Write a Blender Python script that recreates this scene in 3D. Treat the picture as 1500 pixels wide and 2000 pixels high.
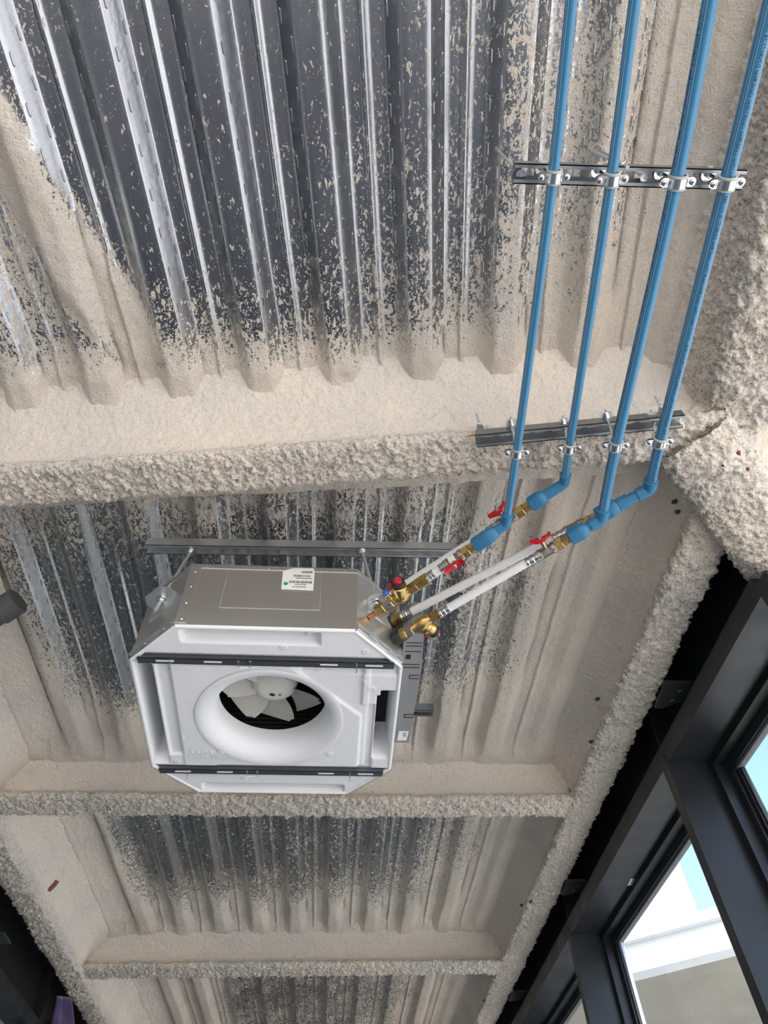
import bpy, bmesh, math
import numpy as np
from mathutils import Vector, Matrix

for o in list(bpy.data.objects): bpy.data.objects.remove(o)
SC = bpy.context.scene
COL = SC.collection
rng = np.random.default_rng(7)

# ---------------------------------------------------------------- camera
F_PX, PITCH, ROLL, CZ = 1387.0, 0.9503, -0.0461, 1.5
CD = np.array([0, math.cos(PITCH), math.sin(PITCH)])
_u = np.array([0, -math.sin(PITCH), math.cos(PITCH)]); _r = np.cross(CD, _u)
CR = math.cos(ROLL)*_r + math.sin(ROLL)*_u
CU = -math.sin(ROLL)*_r + math.cos(ROLL)*_u
cam = bpy.data.cameras.new('camera'); camo = bpy.data.objects.new('camera', cam); COL.objects.link(camo)
cam.sensor_fit = 'VERTICAL'; cam.sensor_height = 32.0; cam.sensor_width = 24.0
cam.lens = F_PX/2000*32.0; cam.clip_start = 0.02; cam.clip_end = 300
M = Matrix.Identity(4)
for i in range(3):
    M[i][0] = CR[i]; M[i][1] = CU[i]; M[i][2] = -CD[i]
M[2][3] = CZ
camo.matrix_world = M
SC.camera = camo

# ---------------------------------------------------------------- world, sun, exposure
w = bpy.data.worlds.new('world'); SC.world = w; w.use_nodes = True
nt = w.node_tree; nt.nodes.clear()
wo = nt.nodes.new('ShaderNodeOutputWorld'); bg = nt.nodes.new('ShaderNodeBackground')
sky = nt.nodes.new('ShaderNodeTexSky'); sky.sky_type = 'NISHITA'; sky.sun_disc = False
sky.sun_elevation = math.radians(48); sky.sun_rotation = math.radians(200); sky.air_density = 1.0; sky.dust_density = 1.6
nt.links.new(sky.outputs[0], bg.inputs[0]); nt.links.new(bg.outputs[0], wo.inputs[0])
bg.inputs[1].default_value = 0.22
sun = bpy.data.lights.new('sun', 'SUN'); suno = bpy.data.objects.new('sun', sun); COL.objects.link(suno)
sun.energy = 4.2; sun.angle = 0.009; sun.color = (1, .95, .88)
suno.rotation_euler = Vector((-.2, .48, -1.2)).to_track_quat('-Z', 'Y').to_euler()   # light travels towards -x, +y, down
suno.location = (6, -8, 12)
SC.view_settings.view_transform = 'Standard'; SC.view_settings.look = 'None'
SC.view_settings.gamma = 1.0; SC.view_settings.use_curve_mapping = False
SC.view_settings.exposure = 1.52

# ---------------------------------------------------------------- geometry helpers
def ray(px, py): return CD + CR*(px-750)/F_PX - CU*(py-1000)/F_PX
def at(px, py, z):
    v = ray(px, py); return np.array([0, 0, CZ]) + v*((z-CZ)/v[2])
def on_line(P, Q, px, py):
    """distance along P->Q of the point nearest to the sight line through a pixel"""
    P = np.array(P, float); d = np.array(Q, float)-P; L = np.linalg.norm(d); d /= L
    v = ray(px, py); v = v/np.linalg.norm(v); w0 = P-np.array([0, 0, CZ])
    b = d@v; return (b*(v@w0)-(d@w0))/(1-b*b)

def _h(ix, iy, iz):
    h = (ix.astype(np.int64)*374761393 + iy.astype(np.int64)*668265263 + iz.astype(np.int64)*1274126177) & 0xffffffff
    h = ((h ^ (h >> 13))*1274126177) & 0xffffffff
    h = (h ^ (h >> 16)) & 0xffffffff
    return h.astype(np.float64)/4294967295.0
def vnoise(P):
    i = np.floor(P).astype(np.int64); f = P-i; f = f*f*(3-2*f); r = 0
    for a in (0, 1):
        wx = f[..., 0] if a else 1-f[..., 0]
        for b in (0, 1):
            wy = f[..., 1] if b else 1-f[..., 1]
            for c in (0, 1):
                wz = f[..., 2] if c else 1-f[..., 2]
                r = r + wx*wy*wz*_h(i[..., 0]+a, i[..., 1]+b, i[..., 2]+c)
    return r*2-1
def fbm(P, scale, octv=4, rough=.5):
    r = 0; a = 1.0; s = scale; n = 0
    for k in range(octv):
        r = r + a*vnoise(P*s + 17.3*k); n += a; a *= rough; s *= 2.03
    return r/n
def ss(x, a, b):
    t = np.clip((x-a)/(b-a), 0, 1); return t*t*(3-2*t)

def wloc(o):
    p = Vector((0, 0, 0))
    while o is not None: p = p + o.location; o = o.parent
    return p
def mesh_obj(name, V, Fc, mat, parent=None, smooth=False, world=True, autosmooth=None):
    me = bpy.data.meshes.new(name)
    off = wloc(parent) if (parent is not None and world) else Vector((0, 0, 0))
    V = np.asarray(V, float) - np.array(off)
    me.from_pydata(V.tolist(), [], [list(f) for f in Fc]); me.update()
    me.materials.append(mat)
    if smooth:
        me.polygons.foreach_set('use_smooth', [True]*len(me.polygons))
        if autosmooth is not None:
            try: me.set_sharp_from_angle(angle=autosmooth)
            except Exception: pass
    o = bpy.data.objects.new(name, me); COL.objects.link(o); o.parent = parent
    return o
def grid_obj(name, P, mat, parent=None, mask=None, attrs=None, flip=False, smooth=True):
    nu, nv = P.shape[:2]
    idx = np.arange(nu*nv).reshape(nu, nv)
    q = np.stack([idx[:-1, :-1], idx[1:, :-1], idx[1:, 1:], idx[:-1, 1:]], -1)
    if flip: q = q[..., ::-1]
    q = q.reshape(-1, 4)
    if mask is not None: q = q[mask.reshape(-1)]
    me = bpy.data.meshes.new(name)
    V = P.reshape(-1, 3)
    if parent is not None: V = V-np.array(wloc(parent))
    me.vertices.add(len(V)); me.vertices.foreach_set('co', V.astype(np.float32).ravel())
    me.loops.add(q.size); me.loops.foreach_set('vertex_index', q.astype(np.int32).ravel())
    me.polygons.add(len(q)); me.polygons.foreach_set('loop_start', np.arange(0, q.size, 4, dtype=np.int32))
    me.update(calc_edges=True); me.validate()
    me.polygons.foreach_set('use_smooth', np.full(len(me.polygons), smooth))
    for k, a in (attrs or {}).items():
        at_ = me.attributes.new(k, 'FLOAT', 'POINT'); at_.data.foreach_set('value', a.astype(np.float32).ravel())
    me.materials.append(mat)
    o = bpy.data.objects.new(name, me); COL.objects.link(o); o.parent = parent
    return o
def tag(o, label=None, cat=None, group=None, kind=None):
    if label: o['label'] = label
    if cat: o['category'] = cat
    if group: o['group'] = group
    if kind: o['kind'] = kind
    return o
def thing(name, loc, label, cat, group=None, rot=None):
    o = bpy.data.objects.new(name, None); COL.objects.link(o); o.location = Vector(loc); o.empty_display_size = .05
    if rot is not None: o.rotation_euler = rot
    return tag(o, label, cat, group)

def frame(d, up=(0, 0, 1)):
    d = np.array(d, float); d /= np.linalg.norm(d); up = np.array(up, float)
    if abs(d@up) > .98: up = np.array([1., 0, 0])
    x = np.cross(up, d); x /= np.linalg.norm(x); y = np.cross(d, x)
    return x, y, d
class MB:
    def __init__(s): s.v = []; s.f = []
    def add(s, V, Fc):
        n = len(s.v); s.v += [tuple(map(float, p)) for p in V]; s.f += [tuple(n+i for i in f) for f in Fc]; return s
    def box(s, c, size, ax=None):
        c = np.array(c, float); a = np.eye(3) if ax is None else np.array(ax, float); h = np.array(size, float)/2
        V = [c + a[0]*h[0]*i + a[1]*h[1]*j + a[2]*h[2]*k for i in (-1, 1) for j in (-1, 1) for k in (-1, 1)]
        return s.add(V, [(0, 1, 3, 2), (4, 6, 7, 5), (0, 4, 5, 1), (2, 3, 7, 6), (0, 2, 6, 4), (1, 5, 7, 3)])
    def bbox(s, lo, hi): lo = np.array(lo, float); hi = np.array(hi, float); return s.box((lo+hi)/2, hi-lo)
    def lathe(s, P, d, prof, n=20, up=(0, 0, 1), rot=0, cap=True):
        """prof: list of (dist along d, radius)"""
        x, y, z = frame(d, up); P = np.array(P, float); V = []; Fc = []
        for (t, r) in prof:
            for k in range(n):
                a = 2*math.pi*k/n+rot; V.append(P+z*t+(x*math.cos(a)+y*math.sin(a))*r)
        m = len(prof)
        for i in range(m-1):
            for k in range(n):
                k2 = (k+1) % n; Fc.append((i*n+k, i*n+k2, (i+1)*n+k2, (i+1)*n+k))
        if cap: Fc.append(tuple(range(n))[::-1]); Fc.append(tuple((m-1)*n+k for k in range(n)))
        return s.add(V, Fc)
    def cyl(s, P, Q, r, n=16, r2=None, bev=0):
        P = np.array(P, float); Q = np.array(Q, float); L = np.linalg.norm(Q-P); r2 = r if r2 is None else r2
        if bev: pr = [(0, r-bev), (bev, r), (L-bev, r2), (L, r2-bev)]
        else: pr = [(0, r), (L, r2)]
        return s.lathe(P, Q-P, pr, n)
    def hexa(s, P, Q, r, rot=0, bev=.0015):
        P = np.array(P, float); Q = np.array(Q, float); L = np.linalg.norm(Q-P)
        return s.lathe(P, Q-P, [(0, r-bev), (bev, r), (L-bev, r), (L, r-bev)], 6, rot=rot)
    def tube(s, pts, r, n=16, cap=True):
        pts = [np.array(p, float) for p in pts]; m = len(pts); V = []; Fc = []
        rs = r if hasattr(r, '__len__') else [r]*m
        x = None
        for i, p in enumerate(pts):
            d = pts[min(i+1, m-1)]-pts[max(i-1, 0)]; d /= np.linalg.norm(d)
            if x is None: x, y, _ = frame(d)
            else: x = x-d*(x@d); x /= np.linalg.norm(x); y = np.cross(d, x)
            for k in range(n):
                a = 2*math.pi*k/n; V.append(p+(x*math.cos(a)+y*math.sin(a))*rs[i])
        for i in range(m-1):
            for k in range(n):
                k2 = (k+1) % n; Fc.append((i*n+k, i*n+k2, (i+1)*n+k2, (i+1)*n+k))
        if cap: Fc.append(tuple(range(n))[::-1]); Fc.append(tuple((m-1)*n+k for k in range(n)))
        return s.add(V, Fc)
    def prism(s, poly, o, ex, ey, ez, h):
        """polygon (list of 2D) in plane o+ex*a+ey*b, extruded h along ez"""
        o, ex, ey, ez = [np.array(q, float) for q in (o, ex, ey, ez)]; n = len(poly)
        V = [o+ex*a+ey*b for a, b in poly]+[o+ex*a+ey*b+ez*h for a, b in poly]
        return s.add(V, [tuple(range(n))[::-1], tuple(range(n, 2*n))]+[(i, (i+1) % n, n+(i+1) % n, n+i) for i in range(n)])
    def quad(s, a, b, c, d): return s.add([a, b, c, d], [(0, 1, 2, 3)])
    def each(s, name, mat, parent=None, smooth=True, world=True, ang=.6):
        """one object per separate piece"""
        p = list(range(len(s.v)))
        def fd(i):
            while p[i] != i: p[i] = p[p[i]]; i = p[i]
            return i
        for f in s.f:
            for i in f[1:]: p[fd(i)] = fd(f[0])
        grp = {}
        for f in s.f: grp.setdefault(fd(f[0]), []).append(f)
        out = []
        for fs in grp.values():
            ids = sorted({i for f in fs for i in f}); mp = {k: n for n, k in enumerate(ids)}
            out.append(mesh_obj(name, [s.v[i] for i in ids], [tuple(mp[i] for i in f) for f in fs], mat, parent, smooth, world, ang))
        return out
    def build(s, name, mat, parent=None, smooth=True, world=True, ang=.6):
        return mesh_obj(name, s.v, s.f, mat, parent, smooth, world, ang)

# ---------------------------------------------------------------- materials
def mat(name, col, rough=.5, metal=0.0, **k):
    m = bpy.data.materials.new(name); m.use_nodes = True; b = m.node_tree.nodes['Principled BSDF']
    b.inputs['Base Color'].default_value = (*col, 1); b.inputs['Roughness'].default_value = rough; b.inputs['Metallic'].default_value = metal
    if 'spec' in k: b.inputs['Specular IOR Level'].default_value = k['spec']
    if 'coat' in k: b.inputs['Coat Weight'].default_value = k['coat']; b.inputs['Coat Roughness'].default_value = .1
    n = m.node_tree.nodes; L = m.node_tree.links
    if k.get('var'):      # colour / roughness mottling
        tc = n.new('ShaderNodeTexCoord'); nz = n.new('ShaderNodeTexNoise'); nz.inputs['Scale'].default_value = k.get('vs', 40); nz.inputs['Detail'].default_value = 5
        L.new(tc.outputs['Object'], nz.inputs['Vector'])
        mp = n.new('ShaderNodeMapRange'); mp.inputs['From Min'].default_value = .3; mp.inputs['From Max'].default_value = .7
        mp.inputs['To Min'].default_value = 1-k['var']; mp.inputs['To Max'].default_value = 1+k['var']*.6
        L.new(nz.outputs['Fac'], mp.inputs['Value'])
        mx = n.new('ShaderNodeMix'); mx.data_type = 'RGBA'; mx.blend_type = 'MULTIPLY'; mx.inputs['Factor'].default_value = 1
        mx.inputs[6].default_value = (*col, 1); L.new(mp.outputs[0], mx.inputs[7]); L.new(mx.outputs[2], b.inputs['Base Color'])
        m2 = n.new('ShaderNodeMapRange'); m2.inputs['From Min'].default_value = .3; m2.inputs['From Max'].default_value = .7
        m2.inputs['To Min'].default_value = max(.02, rough-.08); m2.inputs['To Max'].default_value = min(1, rough+.1)
        L.new(nz.outputs['Fac'], m2.inputs['Value']); L.new(m2.outputs[0], b.inputs['Roughness'])
    if k.get('bump'):
        tc = n.new('ShaderNodeTexCoord'); nz = n.new('ShaderNodeTexNoise'); nz.inputs['Scale'].default_value = k.get('bs', 60); nz.inputs['Detail'].default_value = 4
        L.new(tc.outputs['Object'], nz.inputs['Vector']); bp = n.new('ShaderNodeBump'); bp.inputs['Strength'].default_value = k['bump']; bp.inputs['Distance'].default_value = .004
        L.new(nz.outputs['Fac'], bp.inputs['Height']); L.new(bp.outputs[0], b.inputs['Normal'])
    return m

FOAM_COL = (.83, .77, .69)
def foam_nodes(m, rough_scale=1.0, dark=.84, pos=.34, bump=.8):
    """cream sprayed fireproofing: granular relief, with the shade of small pits painted into the colour; returns (bsdf output, nodes, links)"""
    n = m.node_tree.nodes; L = m.node_tree.links; b = n['Principled BSDF']; b.inputs['Roughness'].default_value = .95; b.inputs['Specular IOR Level'].default_value = .15
    g = n.new('ShaderNodeNewGeometry')
    n1 = n.new('ShaderNodeTexNoise'); n1.inputs['Scale'].default_value = 190*rough_scale; n1.inputs['Detail'].default_value = 4; n1.inputs['Roughness'].default_value = .6
    n2 = n.new('ShaderNodeTexNoise'); n2.inputs['Scale'].default_value = 3.0; n2.inputs['Detail'].default_value = 4
    n3 = n.new('ShaderNodeTexNoise'); n3.inputs['Scale'].default_value = 55; n3.inputs['Detail'].default_value = 3
    for q in (n1, n2, n3): L.new(g.outputs['Position'], q.inputs['Vector'])
    cr = n.new('ShaderNodeValToRGB'); e = cr.color_ramp.elements
    e[0].position = pos; e[0].color = (FOAM_COL[0]*dark, FOAM_COL[1]*dark*.96, FOAM_COL[2]*dark*.90, 1)  # low spots of the bump noise coloured darker, as pit shade
    e[1].position = .50; e[1].color = (*FOAM_COL, 1)
    L.new(n1.outputs['Fac'], cr.inputs['Fac'])
    mx = n.new('ShaderNodeMix'); mx.data_type = 'RGBA'; mx.blend_type = 'MULTIPLY'; mx.inputs['Factor'].default_value = 1
    c2 = n.new('ShaderNodeValToRGB'); e = c2.color_ramp.elements; e[0].position = .3; e[0].color = (.86, .86, .87, 1); e[1].position = .7; e[1].color = (1.03, 1.0, .96, 1)
    L.new(n2.outputs['Fac'], c2.inputs['Fac']); L.new(cr.outputs[0], mx.inputs[6]); L.new(c2.outputs[0], mx.inputs[7])
    ad = n.new('ShaderNodeMath'); ad.operation = 'ADD'; L.new(n1.outputs['Fac'], ad.inputs[0]); L.new(n3.outputs['Fac'], ad.inputs[1])
    bp = n.new('ShaderNodeBump'); bp.inputs['Strength'].default_value = bump; bp.inputs['Distance'].default_value = .011
    L.new(ad.outputs[0], bp.inputs['Height'])
    L.new(mx.outputs[2], b.inputs['Base Color']); L.new(bp.outputs[0], b.inputs['Normal'])
    return b, n, L, g
def foam_mat():
    m = bpy.data.materials.new('sprayed_foam'); m.use_nodes = True; b, n, L, g = foam_nodes(m, .62, .60, .36, .9)
    # painted pit shade strongest where the spray was left coarse
    at_ = n.new('ShaderNodeAttribute'); at_.attribute_name = 'rgh'
    ramp = [q for q in n if q.type == 'VALTORGB'][0]; mxn = [q for q in n if q.type == 'MIX'][0]; bmp = [q for q in n if q.type == 'BUMP'][0]
    k = n.new('ShaderNodeMix'); k.data_type = 'RGBA'; L.new(at_.outputs['Fac'], k.inputs['Factor']); k.inputs[6].default_value = (FOAM_COL[0]*.97, FOAM_COL[1]*.97, FOAM_COL[2]*.97, 1)
    L.new(ramp.outputs[0], k.inputs[7]); L.new(k.outputs[2], mxn.inputs[6])
    bs = n.new('ShaderNodeMath'); bs.operation = 'MULTIPLY_ADD'; bs.inputs[1].default_value = .5; bs.inputs[2].default_value = .4; L.new(at_.outputs['Fac'], bs.inputs[0]); L.new(bs.outputs[0], bmp.inputs['Strength'])
    return m
def deck_mat():
    m = bpy.data.materials.new('galvanised_deck_with_overspray'); m.use_nodes = True
    b, n, L, g = foam_nodes(m)
    out = n['Material Output']
    mt = n.new('ShaderNodeBsdfPrincipled'); mt.inputs['Metallic'].default_value = 1; mt.inputs['Base Color'].default_value = (.40, .415, .44, 1)
    nz = n.new('ShaderNodeTexNoise'); nz.inputs['Scale'].default_value = 25; nz.inputs['Detail'].default_value = 5
    mpv = n.new('ShaderNodeMapping'); mpv.inputs['Scale'].default_value = (1, .12, 1); L.new(g.outputs['Position'], mpv.inputs['Vector']); L.new(mpv.outputs[0], nz.inputs['Vector'])
    r = n.new('ShaderNodeMapRange'); r.inputs['To Min'].default_value = .18; r.inputs['To Max'].default_value = .36; L.new(nz.outputs['Fac'], r.inputs['Value']); L.new(r.outputs[0], mt.inputs['Roughness'])
    nb = n.new('ShaderNodeTexNoise'); nb.inputs['Scale'].default_value = 45; nb.inputs['Detail'].default_value = 2; L.new(g.outputs['Position'], nb.inputs['Vector'])
    bp = n.new('ShaderNodeBump'); bp.inputs['Strength'].default_value = .06; bp.inputs['Distance'].default_value = .01; L.new(nb.outputs['Fac'], bp.inputs['Height']); L.new(bp.outputs[0], mt.inputs['Normal'])
    # overspray flecks: denser where more material landed
    at_ = n.new('ShaderNodeAttribute'); at_.attribute_name = 'cov'
    wob = n.new('ShaderNodeTexNoise'); wob.inputs['Scale'].default_value = 2.2; wob.inputs['Detail'].default_value = 3; L.new(g.outputs['Position'], wob.inputs['Vector'])
    rotm = n.new('ShaderNodeMapping'); rotm.inputs['Rotation'].default_value = (0, 0, .5); rotm.inputs['Scale'].default_value = (1.7, .75, 1.2); L.new(g.outputs['Position'], rotm.inputs['Vector'])
    fl = n.new('ShaderNodeTexNoise'); fl.inputs['Scale'].default_value = 56; fl.inputs['Detail'].default_value = 4; fl.inputs['Roughness'].default_value = .55; fl.inputs['Distortion'].default_value = .8
    L.new(rotm.outputs[0], fl.inputs['Vector'])
    fl2 = n.new('ShaderNodeTexNoise'); fl2.inputs['Scale'].default_value = 150; fl2.inputs['Detail'].default_value = 2; L.new(g.outputs['Position'], fl2.inputs['Vector'])
    mxx = n.new('ShaderNodeMath'); mxx.operation = 'MAXIMUM'
    sc2 = n.new('ShaderNodeMath'); sc2.operation = 'MULTIPLY_ADD'; sc2.inputs[1].default_value = 1.0; sc2.inputs[2].default_value = -.055
    L.new(fl2.outputs['Fac'], sc2.inputs[0]); L.new(fl.outputs['Fac'], mxx.inputs[0]); L.new(sc2.outputs[0], mxx.inputs[1])
    nm = n.new('ShaderNodeMapRange'); nm.inputs['From Min'].default_value = .40; nm.inputs['From Max'].default_value = .70; nm.clamp = False; L.new(mxx.outputs[0], nm.inputs['Value'])
    w2 = n.new('ShaderNodeMath'); w2.operation = 'MULTIPLY_ADD'; w2.inputs[1].default_value = .5; w2.inputs[2].default_value = -.25; L.new(wob.outputs['Fac'], w2.inputs[0])
    a1 = n.new('ShaderNodeMath'); a1.operation = 'ADD'; L.new(nm.outputs[0], a1.inputs[0]); L.new(at_.outputs['Fac'], a1.inputs[1])
    a2 = n.new('ShaderNodeMath'); a2.operation = 'ADD'; L.new(a1.outputs[0], a2.inputs[0]); L.new(w2.outputs[0], a2.inputs[1])
    st = n.new('ShaderNodeMapRange'); st.interpolation_type = 'SMOOTHSTEP'; st.inputs['From Min'].default_value = .97; st.inputs['From Max'].default_value = 1.05; L.new(a2.outputs[0], st.inputs['Value'])
    ms = n.new('ShaderNodeMixShader'); L.new(st.outputs[0], ms.inputs[0]); L.new(mt.outputs[0], ms.inputs[1]); L.new(b.outputs[0], ms.inputs[2]); L.new(ms.outputs[0], out.inputs['Surface'])
    return m
MT = dict(
    foam=foam_mat(), deck=deck_mat(),
    galv=mat('galvanised_steel', (.66, .68, .69), .38, .8, var=.12, vs=18), rodm=mat('rod_zinc', (.62, .64, .66), .42, .6),
    slotm=mat('deck_steel', (.42, .44, .46), .3, 1),
    panel=mat('casing_steel', (.70, .70, .68), .31, .93),
    strut=mat('rail_steel', (.36, .38, .39), .42, 1, var=.12, vs=60),
    zinc=mat('zinc_plate', (.78, .80, .82), .2, 1),
    darkst=mat('dark_bar_steel', (.20, .215, .24), .42, .9),
    blue=mat('blue_plastic_pipe', (.040, .205, .375), .34, 0, coat=.15),
    bluef=mat('blue_plastic_fitting', (.035, .185, .345), .45, 0),
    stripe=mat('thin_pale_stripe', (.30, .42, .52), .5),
    ink=mat('black_print', (.012, .014, .018), .6),
    white=mat('white_pipe_plastic', (.80, .80, .80), .38, 0, var=.03, vs=50),
    brass=mat('brass', (.62, .43, .17), .3, 1, var=.15, vs=80),
    brassn=mat('nickel_brass', (.55, .50, .42), .32, 1, var=.12, vs=90),
    nickel=mat('press_sleeve_steel', (.66, .66, .67), .2, 1, var=.1, vs=90),
    copper=mat('copper', (.55, .24, .12), .35, 1),
    red=mat('red_plastic', (.50, .012, .022), .35), bluecap=mat('blue_cap', (.03, .14, .55), .4),
    rubber=mat('black_rubber', (.016, .016, .017), .6), lining=mat('grey_rubber_lining', (.50, .49, .46), .75),
    eps=mat('white_polystyrene', (.83, .83, .84), .75, 0, spec=.2, bump=.12, bs=120),
    fan=mat('fan_plastic', (.60, .595, .55), .42), hubp=mat('fan_hub_plastic', (.72, .71, .66), .4),
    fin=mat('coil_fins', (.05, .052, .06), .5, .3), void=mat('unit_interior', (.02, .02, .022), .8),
    gplast=mat('grey_plastic', (.25, .25, .255), .5), paper=mat('white_paper', (.80, .80, .78), .7), green=mat('green_dot', (.01, .33, .25), .5),
    frame=mat('black_frame', (.020, .022, .027), .42, 0, var=.15, vs=6), frame2=mat('black_frame_inner', (.012, .012, .013), .55),
    gasket=mat('grey_gasket', (.16, .16, .17), .8, 0, var=.4, vs=120), seal=mat('pale_sealant', (.55, .62, .75), .6),
    dkpipe=mat('dark_grey_drain_pipe', (.085, .09, .09), .5), purple=mat('purple_sheet', (.09, .065, .15), .4),
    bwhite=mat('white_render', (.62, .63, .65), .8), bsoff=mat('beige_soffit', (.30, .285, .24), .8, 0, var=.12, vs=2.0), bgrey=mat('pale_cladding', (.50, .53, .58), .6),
    floor=mat('grey_concrete', (.19, .183, .172), .7, 0, var=.12, vs=1.2), ground=mat('pale_paving', (.50, .48, .45), .9, 0, var=.1, vs=.7), wall=mat('plaster', (.16, .16, .155), .9), redscrap=mat('red_scrap', (.23, .075, .065), .8, 0, var=.5, vs=120),
    rust=mat('rust', (.20, .05, .015), .9, 0, var=.4, vs=200), wood=mat('wood_sliver', (.35, .17, .06), .8), clip=mat('anchor_clip_steel', (.12, .125, .13), .45, .7),
)
g = bpy.data.materials.new('window_glass'); g.use_nodes = True; n = g.node_tree.nodes; L = g.node_tree.links
n.remove(n['Principled BSDF']); tr = n.new('ShaderNodeBsdfTransparent'); tr.inputs[0].default_value = (.93, .96, .97, 1); gl = n.new('ShaderNodeBsdfGlossy'); gl.inputs['Roughness'].default_value = .02
lw = n.new('ShaderNodeLayerWeight'); pw = n.new('ShaderNodeMath'); pw.operation = 'POWER'; pw.inputs[1].default_value = 5; L.new(lw.outputs['Facing'], pw.inputs[0])
fr = n.new('ShaderNodeMath'); fr.operation = 'MULTIPLY_ADD'; fr.inputs[1].default_value = .5; fr.inputs[2].default_value = .03; L.new(pw.outputs[0], fr.inputs[0]); mx = n.new('ShaderNodeMixShader'); L.new(fr.outputs[0], mx.inputs[0]); L.new(tr.outputs[0], mx.inputs[1]); L.new(gl.outputs[0], mx.inputs[2]); L.new(mx.outputs[0], n['Material Output'].inputs['Surface'])
MT['glass'] = g
MT['opaque_panel'] = mat('grey_green_opaque', (.20, .21, .20), .6)

# ---------------------------------------------------------------- frames of the building
ROOF0, SL = 3.5, .06                       # underside of the deck's low flanges: z = ROOF0 + SL*y
PH = math.radians(-5.4); ES = np.array([math.cos(PH), -math.sin(PH), 0]); ET = np.array([math.sin(PH), math.cos(PH), 0])     # lower bays
PU = math.radians(0.7); US = np.array([math.cos(PU), -math.sin(PU), 0]); UT = np.array([math.sin(PU), math.cos(PU), 0])       # near bay
def Wd(s, t, z): return ES*s + ET*t + np.array([0, 0, z])
def roofz(P): return ROOF0 + SL*P[..., 1]
def deck_px(px, py):
    v = ray(px, py); nn = np.array([0, -SL, 1]); o = np.array([0, 0, CZ]); return o+v*(((np.array([0, 0, ROOF0])-o)@nn)/(v@nn))

# ---------------------------------------------------------------- corrugated deck with overspray
PER, DEP = .25, .046
PCOL = [(0, 0), (.017, 0), (.034, 0), (.051, 0), (.0645, 0), (.068, .0025), (.079, .0145), (.093, .031), (.1035, .0435), (.107, .046), (.122, .046), (.140, .046),
        (.149, .046), (.1525, .037), (.1615, .037), (.165, .046), (.18, .046), (.196, .046), (.2085, .046), (.212, .0435), (.223, .031), (.237, .0145), (.2465, .0025)]
def deck(name, s0, s1, phase, t0, t1, dt, es, et, covf, fillf, label):
    cols = []
    k0 = int(math.floor((s0-phase)/PER)); k1 = int(math.ceil((s1-phase)/PER))
    for k in range(k0, k1):
        for a, h in PCOL: cols.append((phase+k*PER+a, h, a))
    cols = np.array(cols); ts = np.arange(t0, t1, dt)
    S, T = np.meshgrid(cols[:, 0], ts, indexing='ij'); Hh = np.repeat(cols[:, 1][:, None], len(ts), 1); A = np.repeat(cols[:, 2][:, None], len(ts), 1)
    P = S[..., None]*es + T[..., None]*et
    rz = roofz(P)
    web = (((A > .067) & (A < .105)) | (A > .212)).astype(float)
    cov = covf(P, S, T, web)
    big = fbm(P+np.array([0, 0, .3]), 5.0, 4); fine = fbm(P+np.array([3., 1, 0]), 34.0, 3, .6)
    cov = cov + .16*big*(cov > .05)
    fill = np.clip(fillf(P, S, T), 0, 1)
    thick = .021*ss(cov, .72, 1.25)*(1+.45*big) + (.006*fine)*ss(cov, .8, 1.1)
    Z = rz + Hh*(1-fill) - thick - .012*fill*(1+big)
    P[..., 2] = Z
    o = grid_obj(name, P, MT['deck'], attrs={'cov': cov})
    tag(o, label, None, None, 'structure')
    return o, cols, ts

# near bay -----------------------------------------------------------
phu = None
A4 = deck_px(841, 0); B5 = deck_px(956, 0)
phase_u = (A4@US) - .067                                  # left edge of a low flange
swath = np.array([deck_px(*p)[:2] for p in ((-160, 20), (-20, 235), (90, 420), (190, 560), (285, 690))])
def dist_poly(P, poly):
    d = np.full(P.shape[:2], 9.0); sd = np.zeros(P.shape[:2])
    for a, b in zip(poly[:-1], poly[1:]):
        ab = b-a; L2 = ab@ab; t = np.clip(((P[..., 0]-a[0])*ab[0]+(P[..., 1]-a[1])*ab[1])/L2, 0, 1)
        dx = P[..., 0]-a[0]-t*ab[0]; dy = P[..., 1]-a[1]-t*ab[1]; q = np.hypot(dx, dy)
        m = q < d; d = np.where(m, q, d); sd = np.where(m, np.sign(ab[0]*dy-ab[1]*dx), sd)
    return d, sd
def cov_u(P, S, T, web):
    x = P[..., 0]; y = P[..., 1]
    base = .14 + .18*ss(x, -.25, .3) + .08*ss(y, .1, .5)
    beam = .62*ss(y, .70, .95) + .55*ss(y, .86, 1.0)
    edge = .24*ss(y, .40, .8)
    right = .26*ss(x, .28, .42) + .30*ss(x, .42, .66) + .55*ss(x, .62, .92)
    d, sd = dist_poly(P, swath)
    wd = np.where(sd > 0, .09, .055)         # softer towards the wall side
    sw = .65*(1-ss(d, wd*.5, wd*1.6))+.55*(1-ss(d, wd*.9, wd*3.2))
    left = .42*ss(-x, .70, .95)
    c = np.maximum.reduce([base+beam+edge+right, sw+base*.5, left+base])
    return c - .22*web*(1-ss(y, .82, 1.0))*(1-ss(x, .75, .9))
def fill_u(P, S, T): return np.clip(ss(P[..., 1], .93, 1.04)*.95 + ss(P[..., 0], .72, .95)*.5, 0, .95)
du, cu, tu = deck('ceiling', -2.4, 2.3, phase_u, -1.6, 1.36, .011, US, UT, cov_u, fill_u, 'corrugated galvanised roof deck of the near bay, sprayed cream along its edges')

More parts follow.
